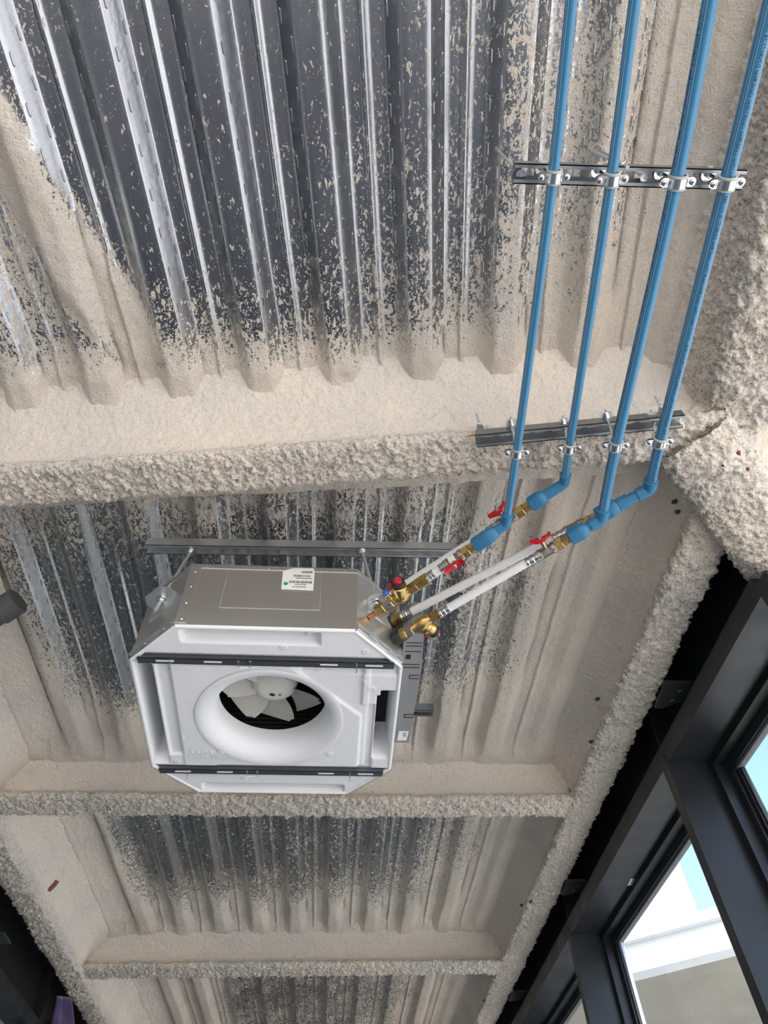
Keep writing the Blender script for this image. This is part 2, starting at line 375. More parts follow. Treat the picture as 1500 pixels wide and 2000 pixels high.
# far bays -----------------------------------------------------------
l4 = deck_px(556, 1598); phase_l = (l4@ES)
def cov_l(P, S, T, web):
    y = T; s = S
    b1 = .40*(1-ss(y, 1.22, 1.40)) + .25*(1-ss(y, 1.35, 1.6)) + .2*(1-ss(y, 1.5, 1.85)) + .35*(1-ss(y, 1.2, 1.36))*ss(-s, .3, .9)
    r = .25*ss(s, .32, .50) + .25*ss(s, .50, .74) + .6*ss(s, .72, .92)
    l = .3*ss(-s, 1.02, 1.2) + .65*ss(-s, 1.14, 1.36) + .45*ss(-s, 1.25, 1.42)
    l = l*np.where(y < 2.0, .15+.85*ss(y, 1.72, 2.1), 1)
    j1 = .25*ss(y, 2.3, 2.62) + .5*ss(y, 2.52, 2.84) + .55*ss(y, 2.74, 2.96)
    bay2 = y > 3.2
    j1 = np.where(bay2, .25*(1-ss(y, 3.3, 3.6)), j1)
    j2 = np.where(bay2, .22*ss(y, 4.1, 4.7)+.5*ss(y, 4.55, 4.95)+.5*ss(y, 4.8, 5.1), 0)
    bay3 = y > 5.25
    j2 = np.where(bay3, .2, j2)
    r = np.where(bay2, .22*ss(s, .46, .62)+.3*ss(s, .62, .85)+.6*ss(s, .82, 1.0), r)
    l = np.where(bay3, .5*ss(-s, .72, .95)+.8*ss(-s, .9, 1.15), np.where(bay2, .4*ss(-s, 1.10, 1.24)+.95*ss(-s, 1.22, 1.34), l))
    base = .28 + .08*ss(s, -.2, .4) + .06*bay2 + .16*(y < 2.2)*ss(-s, .25, .6)*(1-ss(y, 1.6, 2.1))
    c = base + b1 + r + l + j1 + j2
    return np.minimum(c, 1.45) - .15*web
def fill_l(P, S, T):
    f = ss(T, 2.90, 3.08)*(T < 3.2) + ss(T, 5.0, 5.2)*(T < 5.25) + .85*(1-ss(T, 1.15, 1.25))
    return np.clip(f*.93 + .55*ss(S, .72, .98) + .5*ss(-S, 1.3, 1.6), 0, .95)
dl, cl, tl = deck('ceiling', -2.3, 1.42, phase_l, 1.15, 7.9, .014, ES, ET, cov_l, fill_l, 'corrugated galvanised roof deck of the far bays above the ceiling unit')

# pressed slots along the deck webs (too many and too small to be taken singly)
def slots(parent, s0, s1, phase, t0, t1, es, et, name):
    mb = MB()
    for k in range(int(math.floor((s0-phase)/PER)), int(math.ceil((s1-phase)/PER))):
        for a, h, sl in ((.0755, .0105, 1), (.0985, .0375, 1), (.2175, .0375, -1), (.2405, .0105, -1)):
            off = .0 if h < .03 else .05
            for t in np.arange(t0+off, t1, .104):
                t = t+rng.uniform(-.003, .003)
                P = es*(phase+k*PER+a)+et*t; P[2] = ROOF0+SL*P[1]+h
                e1 = es*.040*sl+np.array([0, 0, .046]); e1 /= np.linalg.norm(e1); e2 = et+np.array([0, 0, SL*et[1]]); e2 /= np.linalg.norm(e2)
                nn = np.cross(e1, e2)*1.0
                if nn[2] > 0: nn = -nn
                po = [(-.004, -.013), (0, -.017), (.004, -.013), (.004, .013), (0, .017), (-.004, .013)]
                V = [P+e1*p*.85+e2*q for p, q in po]+[P+nn*.0022+e1*p*.5+e2*q*.86 for p, q in po]
                mb.add(V, [tuple(range(6, 12))]+[(i, (i+1) % 6, 6+(i+1) % 6, 6+i) for i in range(6)])
    o = mb.build(name, MT['slotm'], parent, smooth=False); tag(o, kind='stuff'); return o
slots(du, -1.2, .62, phase_u, -.35, .82, US, UT, 'pressed_slots')
slots(dl, -1.1, .6, phase_l, 1.35, 2.62, ES, ET, 'pressed_slots')

# ---------------------------------------------------------------- foam covered beams
def sweep(name, sec, L0, L1, ed, eu, label, step=.0062, amp_s=1.15, zslope=0.0, bend=None, seed=0.):
    """sec: list of (u, z, roughness in m): cross section; swept along ed from L0 to L1; u along eu"""
    sec = np.array(sec, float); pts = []
    for a, b in zip(sec[:-1], sec[1:]):
        m = max(1, int(np.linalg.norm((b-a)[:2])/step))
        for i in range(m): pts.append(a+(b-a)*i/m)
    pts.append(sec[-1]); pts = np.array(pts)
    for _ in range(3): pts[1:-1, :2] = .5*pts[1:-1, :2]+.25*(pts[2:, :2]+pts[:-2, :2])
    Ls = np.arange(L0, L1, step)
    P = Ls[:, None, None]*ed + pts[None, :, 0, None]*eu
    P = P + np.zeros((len(Ls), len(pts), 3)); P[..., 2] += pts[None, :, 1] + zslope*Ls[:, None]
    if bend is not None: P = P + bend(Ls)[:, None, :]
    du_ = np.gradient(P, axis=0); dv = np.gradient(P, axis=1); N = np.cross(du_, dv); N /= np.linalg.norm(N, axis=-1, keepdims=True)+1e-9
    kz = np.argmin(pts[:, 1])
    if N[:, kz, 2].mean() > 0: N = -N
    Q = P+seed
    dsp = .7*fbm(Q, 9., 2) + .9*fbm(Q+5, 45., 2, .7)
    lump = np.abs(fbm(Q+9, 70., 2, .7))*2.2-.5
    P = P + N*((dsp+lump)*pts[None, :, 2]*amp_s)[..., None]
    rg = np.repeat(np.clip((pts[None, :, 2]-.0025)/.005, .28, 1), len(Ls), 0)
    o = grid_obj(name, P, MT['foam'], attrs={'rgh': rg}); tag(o, label, 'beam'); return o
RZ = lambda y: ROOF0+SL*y
# main cross beam (along US at y about 1.1)
sweep('foam_coated_beam', [(.86, 3.61, .002), (.93, 3.565, .003), (.99, 3.50, .003), (1.03, 3.43, .003), (1.05, 3.37, .003), (1.048, 3.345, .004), (1.03, 3.325, .007), (1.036, 3.303, .008), (1.06, 3.298, .008),
      (1.15, 3.298, .008), (1.172, 3.303, .008), (1.178, 3.325, .007), (1.155, 3.345, .005), (1.13, 3.37, .004), (1.13, 3.5, .004), (1.17, 3.62, .004)], -2.3, 1.0, US, UT,
      'wide cream foam-coated beam crossing above the ceiling unit, under the lower pipe rail', bend=lambda l: np.stack([0*l, -.018*l, 0*l], -1))
# purlin just beyond the unit, and the one after it
sweep('foam_coated_purlin', [(2.96, 3.70, .002), (3.06, 3.665, .003), (3.12, 3.60, .003), (3.135, 3.53, .003), (3.115, 3.505, .004), (3.085, 3.492, .007), (3.085, 3.47, .008), (3.11, 3.463, .008), (3.215, 3.463, .008),
      (3.245, 3.468, .008), (3.245, 3.49, .007), (3.21, 3.51, .004), (3.20, 3.72, .003)], -1.66, 1.16, ES, ET,
      'thin foam-coated purlin right behind the ceiling unit', bend=lambda l: np.stack([0*l, .012*np.sin(l*1.3)-.02*ss(l, .2, 1.1), .0*l], -1), zslope=SL*ES[1], seed=3.)
sweep('foam_coated_purlin', [(5.02, 3.83, .002), (5.14, 3.79, .003), (5.20, 3.72, .003), (5.215, 3.65, .003), (5.19, 3.62, .004), (5.145, 3.605, .007), (5.14, 3.585, .008), (5.16, 3.575, .008), (5.29, 3.575, .008),
      (5.32, 3.58, .008), (5.32, 3.61, .006), (5.29, 3.64, .004), (5.28, 3.85, .003)], -1.62, 1.16, ES, ET,
      'farthest foam-coated purlin near the bottom of the photo', zslope=SL*ES[1], seed=8.)
# eaves beam along the dark glazing, sloping with the roof
zs = 3.36-SL*1.34+.004
sweep('foam_coated_eaves_beam', [(.94, zs+.25, .003), (1.06, zs+.21, .003), (1.13, zs+.15, .003), (1.165, zs+.08, .004), (1.16, zs+.045, .006), (1.14, zs+.025, .009), (1.15, zs+.004, .009), (1.19, zs, .009), (1.27, zs, .009), (1.305, zs+.006, .010),
      (1.32, zs+.03, .010), (1.31, zs+.06, .010), (1.27, zs+.09, .006), (1.27, zs+.28, .004)], 1.12, 7.6, ET, ES,
      'rough foam-coated eaves beam running alongside the black glazing', zslope=SL, seed=12., bend=lambda l: np.stack([-.01*ss(l, 3.5, 6), 0*l, 0*l], -1))
# beam along the right border of the near bay
sweep('foam_coated_beam', [(.74, 3.56, .004), (.84, 3.545, .004), (.90, 3.49, .005), (.93, 3.42, .007), (.945, 3.35, .010), (.955, 3.315, .011), (1.0, 3.297, .010), (1.1, 3.292, .008), (1.22, 3.292, .008),
      (1.27, 3.31, .008), (1.26, 3.42, .004), (1.26, 3.56, .004)], -1.4, 1.06, UT, US, 'lumpy foam-coated beam at the right border, beside the rightmost blue pipe', seed=20., zslope=.02)
# diagonal brace crossing in front of the glazing
hd = math.radians(38.5); ED = np.array([math.sin(hd), math.cos(hd), 0]); EN = np.array([math.cos(hd), -math.sin(hd), 0])
p0 = np.array([.837, 1.153, 0]); l0 = p0@ED; u0 = p0@EN
sweep('foam_coated_brace', [(u0+.02, 3.60, .004), (u0+.015, 3.42, .005), (u0-.005, 3.36, .008), (u0+.004, 3.30, .009), (u0+.05, 3.275, .008), (u0+.17, 3.272, .007), (u0+.22, 3.285, .007),
      (u0+.24, 3.33, .007), (u0+.22, 3.42, .005), (u0+.22, 3.6, .004)], l0-.02, l0+.93, ED, EN, 'diagonal foam-coated brace crossing in front of the black glazing', seed=31., zslope=.0)
V = np.stack(np.meshgrid(np.linspace(1.08, 2.3, 160), np.linspace(.9, 1.42, 70), indexing='ij')+[np.zeros((160, 70))], -1)
V[..., 2] = 3.535+.012*fbm(V, 7., 3)+.004*fbm(V, 45., 2)
tag(grid_obj('ceiling', V, MT['foam'], attrs={'rgh': V[..., 0]*0+.2}), 'patch of plain foam-covered ceiling in the corner beyond the brace', None, None, 'structure')
# lump of foam where the three beams meet
U_, V_ = np.meshgrid(np.linspace(0, 2*math.pi, 120), np.linspace(0.02, math.pi-.02, 70), indexing='ij')
NC = at(1382, 872, 3.36)
P = np.stack([NC[0]+.165*np.cos(U_)*np.sin(V_), NC[1]+.125*np.sin(U_)*np.sin(V_), 3.385+.112*np.cos(V_)], -1)
Nn = np.stack([np.cos(U_)*np.sin(V_), np.sin(U_)*np.sin(V_), np.cos(V_)], -1)
P = P + Nn*(.045*fbm(P, 8., 2)+.016*fbm(P, 42., 3, .7))[..., None]
tag(grid_obj('foam_lump', P, MT['foam'], attrs={'rgh': P[..., 0]*0+.9}), 'knobbly foam lump at the node where the beams meet, beside the lower rail', 'foam')
# beam along the left glazing
zl = 3.40-SL*3.3+.02
sweep('foam_coated_eaves_beam', [(-1.32, zl+.29, .003), (-1.46, zl+.255, .003), (-1.56, zl+.17, .003), (-1.60, zl+.08, .004), (-1.60, zl+.03, .007), (-1.615, zl+.004, .009), (-1.65, zl, .009), (-1.72, zl, .009), (-1.755, zl+.01, .01),
      (-1.77, zl+.04, .01), (-1.74, zl+.09, .006), (-1.74, zl+.3, .004)], .9, 7.4, ET, ES, 'foam-coated eaves beam in the lower left corner above dark window framing', seed=44., zslope=SL)

# ---------------------------------------------------------------- room shell
mb = MB(); mb.bbox((-60, -60, -.12), (60, 60, -.02)); tag(mb.build('ground', MT['ground'], smooth=False), kind='structure')
mb = MB(); mb.bbox((-3.2, -7, -.02), (1.75, 8.5, 0)); tag(mb.build('floor', MT['floor'], smooth=False), kind='structure')
mb = MB(); mb.bbox((-3.2, -7, 0), (-3.1, 1.4, 3.7)); tag(mb.build('light_block_side', MT['wall'], smooth=False), kind='structure')  # unseen wall, added to block light from the left
def slab(name, s0, s1, t0, t1, z0, z1, m, parent=None, sl=0.0, tref=0.0):
    """box in the far-bay frame whose top and bottom follow slope sl"""
    V = []
    for s in (s0, s1):
        for t in (t0, t1):
            for z in (z0, z1): V.append(Wd(s, t, z+sl*(t-tref)))
    return mesh_obj(name, V, [(0, 1, 3, 2), (4, 6, 7, 5), (0, 4, 5, 1), (2, 3, 7, 6), (0, 2, 6, 4), (1, 5, 7, 3)], m, parent)
# glazed wall on the right
T0 = 1.5; zH = 3.20; SLH = .065
head = lambda t: zH+SLH*(t-T0)
SW = 1.37; RV = .17
MUL = [(1.42, 1.50), (2.49, 2.545), (4.28, 4.335), (6.07, 6.125)]
wr = bpy.data.objects.new('wall_right', None); COL.objects.link(wr); tag(wr, 'black steel framing above and between the windows', None, None, 'structure')
slab('head_rail', SW, SW+RV, 1.50, 7.8, zH, zH+.055, MT['frame'], wr, SLH, T0)
slab('back_panel', SW+.075, SW+.09, 1.5, 7.8, zH+.05, zH+.50, MT['frame2'], wr, SLH, T0)
slab('top_panel', 1.25, SW+RV+.09, 1.5, 7.8, zH+.36, zH+.40, MT['frame2'], wr, SLH, T0)
slab('lower_flange', SW, SW+.03, 1.50, 7.8, zH+.055, zH+.085, MT['frame'], wr, SLH, T0)
for i, (a, b) in enumerate(MUL):
    z = head(a)
    V = [Wd(s, t, q) for s in (SW-.004, SW+RV+.04) for t in (a, b) for q in (0, head(t)+.04)]
    o = mesh_obj('mullion', V, [(0, 1, 3, 2), (4, 6, 7, 5), (0, 4, 5, 1), (2, 3, 7, 6), (0, 2, 6, 4), (1, 5, 7, 3)], MT['frame'], wr)
    # web stiffener in the recess above each mullion and a bolted gusset plate
    if i == 0: continue
    slab('stiffener', SW+.01, SW+.075, a+.02, a+.032, zH+.05, zH+.33, MT['frame2'], wr, SLH, T0)
    gp = MB(); gz = head(a-.25)+.15
    gp.prism([(0, 0), (.11, .0), (.13, .10), (.03, .16), (0, .16)], Wd(SW-.06, a-.34, gz), ES, ET, np.array([0, 0, 1]), .012)
    go = gp.build('gusset_plate', MT['clip'], wr, smooth=False)
    bt = MB(); 
    for q in ((.075, .05), (.06, .11)):
        c = Wd(SW-.06+q[0], a-.34+q[1], gz); bt.hexa(c-[0, 0, .008], c+[0, 0, .001], .011)
    bt.each('bolt', MT['clip'], go)
for i in range(3):
    a = MUL[i][1]; b = MUL[i+1][0]
    wn = bpy.data.objects.new('window_%d' % (i+1), None); COL.objects.link(wn); tag(wn, None, None, None, 'structure'); wn.location = Vector(Wd(SW+RV, a, 0))
    s0 = SW+RV
    def bar(name, s0_, s1_, ta, tb, za, zb, m):   # za/zb: functions of t
        V = [Wd(s, t, f(t)) for s in (s0_, s1_) for t in (ta, tb) for f in (za, zb)]
        return mesh_obj(name, V, [(0, 1, 3, 2), (4, 6, 7, 5), (0, 4, 5, 1), (2, 3, 7, 6), (0, 2, 6, 4), (1, 5, 7, 3)], m, wn)
    bar('frame_head', s0, s0+.05, a, b, lambda t: head(t)-.028, lambda t: head(t)+.05, MT['frame2'])
    bar('frame_side', s0, s0+.05, b-.035, b, lambda t: 0, lambda t: head(t)-.028, MT['frame'])
    bar('frame_side', s0, s0+.05, a, a+.035, lambda t: 0, lambda t: head(t)-.028, MT['frame'])
    bar('sash_head', s0+.05, s0+.09, a+.02, b-.02, lambda t: head(t)-.065, lambda t: head(t)-.02, MT['frame'])
    bar('sash_side', s0+.05, s0+.09, b-.07, b-.02, lambda t: 0, lambda t: head(t)-.06, MT['frame'])
    bar('sash_side', s0+.05, s0+.09, a+.02, a+.07, lambda t: 0, lambda t: head(t)-.06, MT['frame'])
    bar('gasket', s0+.062, s0+.088, b-.088, b-.07, lambda t: 0, lambda t: head(t)-.063, MT['gasket'] if i == 1 else MT['frame2'])
    bar('seal_strip', s0+.07, s0+.088, b-.097, b-.088, lambda t: 0, lambda t: head(t)-.065, MT['seal'] if i == 1 else MT['frame2'])
    bar('gasket', s0+.062, s0+.088, a+.07, b-.07, lambda t: head(t)-.077, lambda t: head(t)-.063, MT['gasket'])
    bar('pane', s0+.072, s0+.078, a+.03, b-.03, lambda t: 0, lambda t: head(t)-.04, MT['glass'])
# glazed wall on the left: dark framing, an opaque panel instead of glass
wl = bpy.data.objects.new('wall_left', None); COL.objects.link(wl); tag(wl, 'dark window framing in the lower left corner', None, None, 'structure')
SLW = -1.92
slab('head_rail', SLW-.2, SLW, 1.5, 7.8, 3.22, 3.30, MT['frame'], wl, SL, 3.3)
slab('back_panel', SLW-.09, SLW-.075, 1.5, 7.8, 3.28, 3.72, MT['frame2'], wl, SL, 3.3)
slab('top_panel', SLW-.4, -1.70, 1.5, 7.8, 3.60, 3.64, MT['frame2'], wl, SL, 3.3)
for t in (2.35, 4.0, 5.6):
    zt = 3.26+SL*(t-3.3)
    V = [Wd(s, q, z) for s in (SLW-.2, SLW+.004) for q in (t, t+.06) for z in (0, zt)]
    mesh_obj('mullion', V, [(0, 1, 3, 2), (4, 6, 7, 5), (0, 4, 5, 1), (2, 3, 7, 6), (0, 2, 6, 4), (1, 5, 7, 3)], MT['frame'], wl)
    slab('stiffener', SLW-.075, SLW-.01, t+.02, t+.032, 3.3, 3.6, MT['frame2'], wl, SL, 3.3)
    slab('gusset_plate', SLW-.05, SLW+.08, t+.35, t+.5, 3.36, 3.372, MT['clip'], wl, SL, 3.3)
slab('light_block_panel', SLW-.16, SLW-.14, 1.4, 7.8, 0, 3.24, MT['opaque_panel'], wl, SL, 3.3)  # opaque panel added in place of glass, keeps bright reflections off the deck
tag(slab('light_block_far', -2.4, 1.8, 7.85, 7.95, 0, 4.1, MT['wall']), kind='structure')  # unseen end wall, added so the deck does not mirror bright sky

# ---------------------------------------------------------------- neighbour seen through the window
zb = 4.6
fa = at(1220, 1905, zb); fb = at(1405, 1858, zb); fd = (fb-fa)/np.linalg.norm(fb-fa); fn = np.array([-fd[1], fd[0], 0])
def on_vert(px, py, p0, nrm):
    v = ray(px, py); o = np.array([0, 0, CZ]); return o+v*(((p0-o)@nrm)/(v@nrm))
ztop = on_vert(1300, 1822, fa, fn)[2]; zcop = on_vert(1300, 1810, fa, fn)[2]
nb = thing('neighbour_building', fa*np.array([1, 1, 0]), 'white neighbouring building with a shaded soffit, seen through the window', 'building')
mb = MB(); Lf = 9; mid = (fa+fb)/2
mb.box(mid+fn*.1+np.array([0, 0, (ztop-zb)/2]), (Lf, .2, ztop-zb), (fd, fn, [0, 0, 1])); mb.build('fascia', MT['bwhite'], nb, smooth=False)
mb = MB(); mb.box(mid+fn*.08+np.array([0, 0, (zcop+ztop)/2-zb]), (Lf, .34, zcop-ztop+.04), (fd, fn, [0, 0, 1])); mb.build('coping', MT['bwhite'], nb, smooth=False)
mb = MB(); mb.box(mid+fn*3.2+np.array([0, 0, .05]), (Lf, 6.0, .06), (fd, fn, [0, 0, 1])); mb.build('soffit', MT['bsoff'], nb, smooth=False)
# set-back upper wall whose right corner shows against the sky
pc = on_vert(1350, 1800, fa+fn*1.2, fn)
mb = MB(); mb.box(pc-fd*2.0+fn*.5+np.array([0, 0, zb+.15+3.0-pc[2]]), (4.0, 1.0, 6.0), (fd, fn, [0, 0, 1])); mb.build('upper_wall', MT['bgrey'], nb, smooth=False)
mb = MB(); mb.box(mid+fn*6.2+np.array([0, 0, -zb/2]), (Lf, .2, zb), (fd, fn, [0, 0, 1])); mb.build('lower_wall', MT['bsoff'], nb, smooth=False)

# ================================================================ ceiling unit
CC = np.array([-.409, 1.911, 3.023]); CYAW = .1017
unit = thing('ceiling_cassette_unit', CC, 'white and galvanised ceiling cassette unit hanging open-faced from the deck', 'air conditioner', rot=(0, 0, CYAW))
cx = np.array([math.cos(CYAW), math.sin(CYAW), 0]); cyv = np.array([-math.sin(CYAW), math.cos(CYAW), 0])
def CW(x, y, z): return CC+cx*x+cyv*y+np.array([0, 0, z])
HA, CH, HH = .42, .15, .285
octo = [(-HA+CH, -HA), (HA-CH, -HA), (HA, -HA+CH), (HA, HA-CH), (HA-CH, HA), (-HA+CH, HA), (-HA, HA-CH), (-HA, -HA+CH)]
names = ['front_panel', 'corner_panel', 'side_panel', 'corner_panel', 'rear_panel', 'corner_panel', 'side_panel', 'corner_panel']
panels = []
for i in range(8):
    a = np.array(octo[i]); b = np.array(octo[(i+1) % 8]); d = (b-a)/np.linalg.norm(b-a); nn = np.array([d[1], -d[0]]); Lp = np.linalg.norm(b-a)
    ex = np.array([d[0], d[1], 0]); en = np.array([nn[0], nn[1], 0]); o = np.array([a[0], a[1], 0]); mb = MB()
    mb.box(o+ex*Lp/2+np.array([0, 0, HH/2+.002])-en*.002, (Lp, .004, HH-.004), (ex, en, [0, 0, 1]))
    p = mb.build(names[i], MT['panel'], unit, smooth=False, world=False); panels.append(p)
    tr_ = MB(); tr_.box(o+ex*Lp/2+np.array([0, 0, HH-.010])+en*.001, (Lp, .003, .018), (ex, en, [0, 0, 1])); tr_.build('top_flange', MT['panel'], p, smooth=False, world=False)
    if i in (0, 2, 6):
        r_ = MB(); r_.box(o+ex*.017+np.array([0, 0, HH/2])+en*.0012, (.034, .0024, HH-.03), (ex, en, [0, 0, 1])); r_.build('seam_flange', MT['panel'], p, smooth=False, world=False)
        rv = MB()
        for z in (.03, .10, .175, .245): c = o+ex*.018+np.array([0, 0, z])+en*.0024; rv.lathe(c, en, [(0, .0045), (.0015, .004), (.0025, .002)], 10)
        for z in (.275,):
            for q in (.05, .25, .5): c = o+ex*q+np.array([0, 0, z])+en*.0024; rv.lathe(c, en, [(0, .0035), (.0015, .003), (.002, .0015)], 8)
        rv.each('rivet', MT['zinc'], p, world=False)
    if i == 0:      # shallow pressed rectangle
        e_ = MB(); x0, x1, z0, z1 = -.15+.27, .155+.27, .085, .262
        for (c, sz) in (((x0+x1)/2, z0), ): e_.box(o+ex*c+np.array([0, 0, sz])+en*.0006, (x1-x0, .0016, .0022), (ex, en, [0, 0, 1]))
        for c in (x0, x1): e_.box(o+ex*c+np.array([0, 0, (z0+z1)/2])+en*.0006, (.0022, .0016, z1-z0), (ex, en, [0, 0, 1]))
        e_.each('pressed_line', MT['galv'], p, smooth=False, world=False)
    if i in (1, 3, 5, 7):   # hanger bracket with hole, slot and lower flange
        hb = MB(); ctr = o+ex*Lp/2
        zb_ = .186
        poly = [(-.055, 0), (.055, 0), (.055, .028), (.032, .052), (-.032, .052), (-.055, .028)]
        hb.prism(poly, ctr+np.array([0, 0, zb_]), ex, en, [0, 0, 1], .003)
        hb.box(ctr+np.array([0, 0, zb_-.03])+en*.0015, (.11, .003, .06), (ex, en, [0, 0, 1]))
        h = hb.build('hanger_bracket', MT['galv'], unit, smooth=False, world=False)
        lf = MB(); lf.box(ctr+np.array([0, 0, .012])+en*.006, (Lp*.96, .012, .003), (ex, en, [0, 0, 1])); lf.box(ctr+np.array([0, 0, .024])+en*.002, (Lp*.96, .003, .022), (ex, en, [0, 0, 1]))
        for q in (-.04, .05): lf.box(ctr+ex*q+np.array([0, 0, .0095])+en*.007, (.036, .004, .003), (ex, en, [0, 0, 1]))
        lf.build('corner_rail', MT['galv'], p, smooth=False, world=False)
mb = MB(); mb.prism(octo, (0, 0, HH-.004), (1, 0, 0), (0, 1, 0), (0, 0, 1), .004); mb.build('top_cover', MT['galv'], unit, smooth=False, world=False)
# polystyrene tray as one moulded relief
res = .004
gx = np.arange(-.418, .4181, res); X, Y = np.meshgrid(gx, gx, indexing='ij')
def rect(x0, x1, y0, y1, e=.005): return ss(X, x0-e, x0+e)*(1-ss(X, x1-e, x1+e))*ss(Y, y0-e, y0+e)*(1-ss(Y, y1-e, y1+e))
Z = np.full_like(X, .003)
Z -= .006*rect(-.30, .32, -.245, .255)                                   # raised middle field
mid_ = rect(-.292, .30, -.25, .252)*(1-ss(X-Y, .318, .330)*1)            # cut corner
Z += .011*rect(.30, .345, -.08, .26) + .010*rect(-.345, -.303, -.25, .20) + .008*rect(-.19, .30, .252, .264)
Z += .010*ss(X-Y, .322, .330)*rect(.07, .30, -.25, -.02)*1
Z += .008*rect(.10, .41, -.262, -.225)
Z = np.maximum(Z, .16*rect(-.404, -.357, -.247, .245, .004))             # left air outlet
Z = np.maximum(Z, .16*rect(.352, .404, -.125, .20, .004)); Z = np.maximum(Z, .16*rect(.362, .408, -.150, -.118, .004))
Z = np.maximum(Z, .030*rect(-.252, .16, -.402, -.352, .004)); Z = np.maximum(Z, .045*rect(-.252, .12, -.402, -.362, .006))
Z = np.maximum(Z, .04*rect(-.25, .252, .366, .405, .006))
Z += .014*(rect(-.41, .41, -.300, -.258, .003)+rect(-.41, .41, .262, .305, .003))*(Z < .05)    # grooves for the cross bars
for (bx_, by_) in ((-.33, -.19), (.33, -.16), (-.22, .0), (.23, .0), (.2, .18), (-.3, .1), (.1, .22), (-.33, .24), (.05, -.34), (.3, -.33), (-.1, .33), (.16, -.235), (.3, -.19)):
    d = np.hypot(X-bx_, Y-by_); Z -= .003*ss(-d, -.012, -.008)*(1-.8*ss(-d, -.007, -.004))
R_ = np.hypot(X, Y)
Z += .012*fbm(np.stack([X, Y, X*0], -1), 22., 2)*.06
in_oct = (np.abs(X)+np.abs(Y) < 2*HA-CH-.004)
m4 = in_oct[:-1, :-1] & in_oct[1:, :-1] & in_oct[1:, 1:] & in_oct[:-1, 1:]
Rc = R_[:-1, :-1]; m4 &= (Rc > .229)
P = np.stack([X, Y, Z], -1)
tray = grid_obj('polystyrene_tray', P, MT['eps'], None, mask=m4, flip=True); tray.parent = unit
# moulded bell mouth round the fan
bm_ = MB(); prof = []
for k in range(15):
    a = k/14*math.pi/2; prof.append((-.004+.0+.062*(1-math.cos(a)), .238-.058*math.sin(a)))
prof = [(-.0025, .245)]+prof+[(.085, .180), (.10, .182)]
bm_.lathe((0, 0, 0), (0, 0, 1), prof, 72, up=(0, 1, 0), cap=False); bm_.build('bell_mouth', MT['eps'], unit, world=False, ang=1.2)
# rim of the tray
rim = MB()
for i in range(8):
    a = np.array([*octo[i], .004]); b = np.array([*octo[(i+1) % 8], .004]); a2 = a*[.985, .985, 1]; b2 = b*[.985, .985, 1]
    rim.tube([a2+[0, 0, .002], b2+[0, 0, .002]], .007, 10)
rim.build('tray_rim', MT['eps'], unit, world=False)
# embossed marks on the tray
def text_mesh(name, body, size, M4, m, parent, ext=.0006, bold=0):
    cu = bpy.data.curves.new(name, 'FONT'); cu.body = body; cu.size = size; cu.extrude = ext; cu.align_x = 'CENTER'; cu.align_y = 'CENTER'; cu.offset = bold; cu.resolution_u = 2
    to = bpy.data.objects.new(name, cu); COL.objects.link(to); dg = bpy.context.evaluated_depsgraph_get()
    me = bpy.data.meshes.new_from_object(to.evaluated_get(dg)); bpy.data.objects.remove(to); bpy.data.curves.remove(cu)
    me.transform(M4); me.materials.clear(); me.materials.append(m)
    o = bpy.data.objects.new(name, me); COL.objects.link(o); o.parent = parent; return o
down = Matrix(((1, 0, 0, 0), (0, -1, 0, 0), (0, 0, -1, 0), (0, 0, 0, 1)))   # reads from below, top towards the front
text_mesh('embossed_text', 'EVEADIE   05', .020, Matrix.Translation((-.218, .176, -.004)) @ down, MT['eps'], unit, .0012)
text_mesh('embossed_text', 'CONDENZABON', .018, Matrix.Translation((-.212, .202, -.004)) @ down, MT['eps'], unit, .0012)
# cross bars carrying the facade
def cross_bar(y, x0, x1):
    mb = MB(); mb.bbox((x0, y-.013, -.006), (x1, y+.013, -.003)); mb.bbox((x0, y-.013, -.006), (x1, y-.0105, .012))
    o = mb.build('cross_bar', MT['darkst'], unit, smooth=False, world=False)
    s_ = MB()
    for q in (-.31, -.165, .19, .33):
        s_.prism([(-.026, -.0025), (.026, -.0025), (.028, 0), (.026, .0025), (-.026, .0025), (-.028, 0)], (q, y, -.0075), (1, 0, 0), (0, 1, 0), (0, 0, 1), .002)
    s_.each('slot', MT['eps'], o, smooth=False, world=False)
    c_ = MB(); q = -.07
    c_.tube([(q-.018, y-.004, -.008), (q-.018, y+.016, -.009), (q-.014, y+.02, -.009), (q+.014, y+.02, -.009), (q+.018, y+.016, -.009), (q+.018, y-.004, -.008)], .0011, 6)
    c_.build('wire_clip', MT['zinc'], o, world=False)
    sc = MB()
    for q in (-.088, -.052): sc.lathe((q, y-.005, -.006), (0, 0, -1), [(0, .005), (.002, .0045), (.003, .002)], 10)
    sc.each('screw', MT['zinc'], o, world=False)
    b_ = MB()
    for q in (-.292, .275): b_.cyl((q, y, -.004), (q, y+.0, -.034), .0022, 8)
    b_.each('stud', MT['zinc'], o, world=False)
cross_bar(-.277, -.392, .392); cross_bar(.283, -.392, .392)
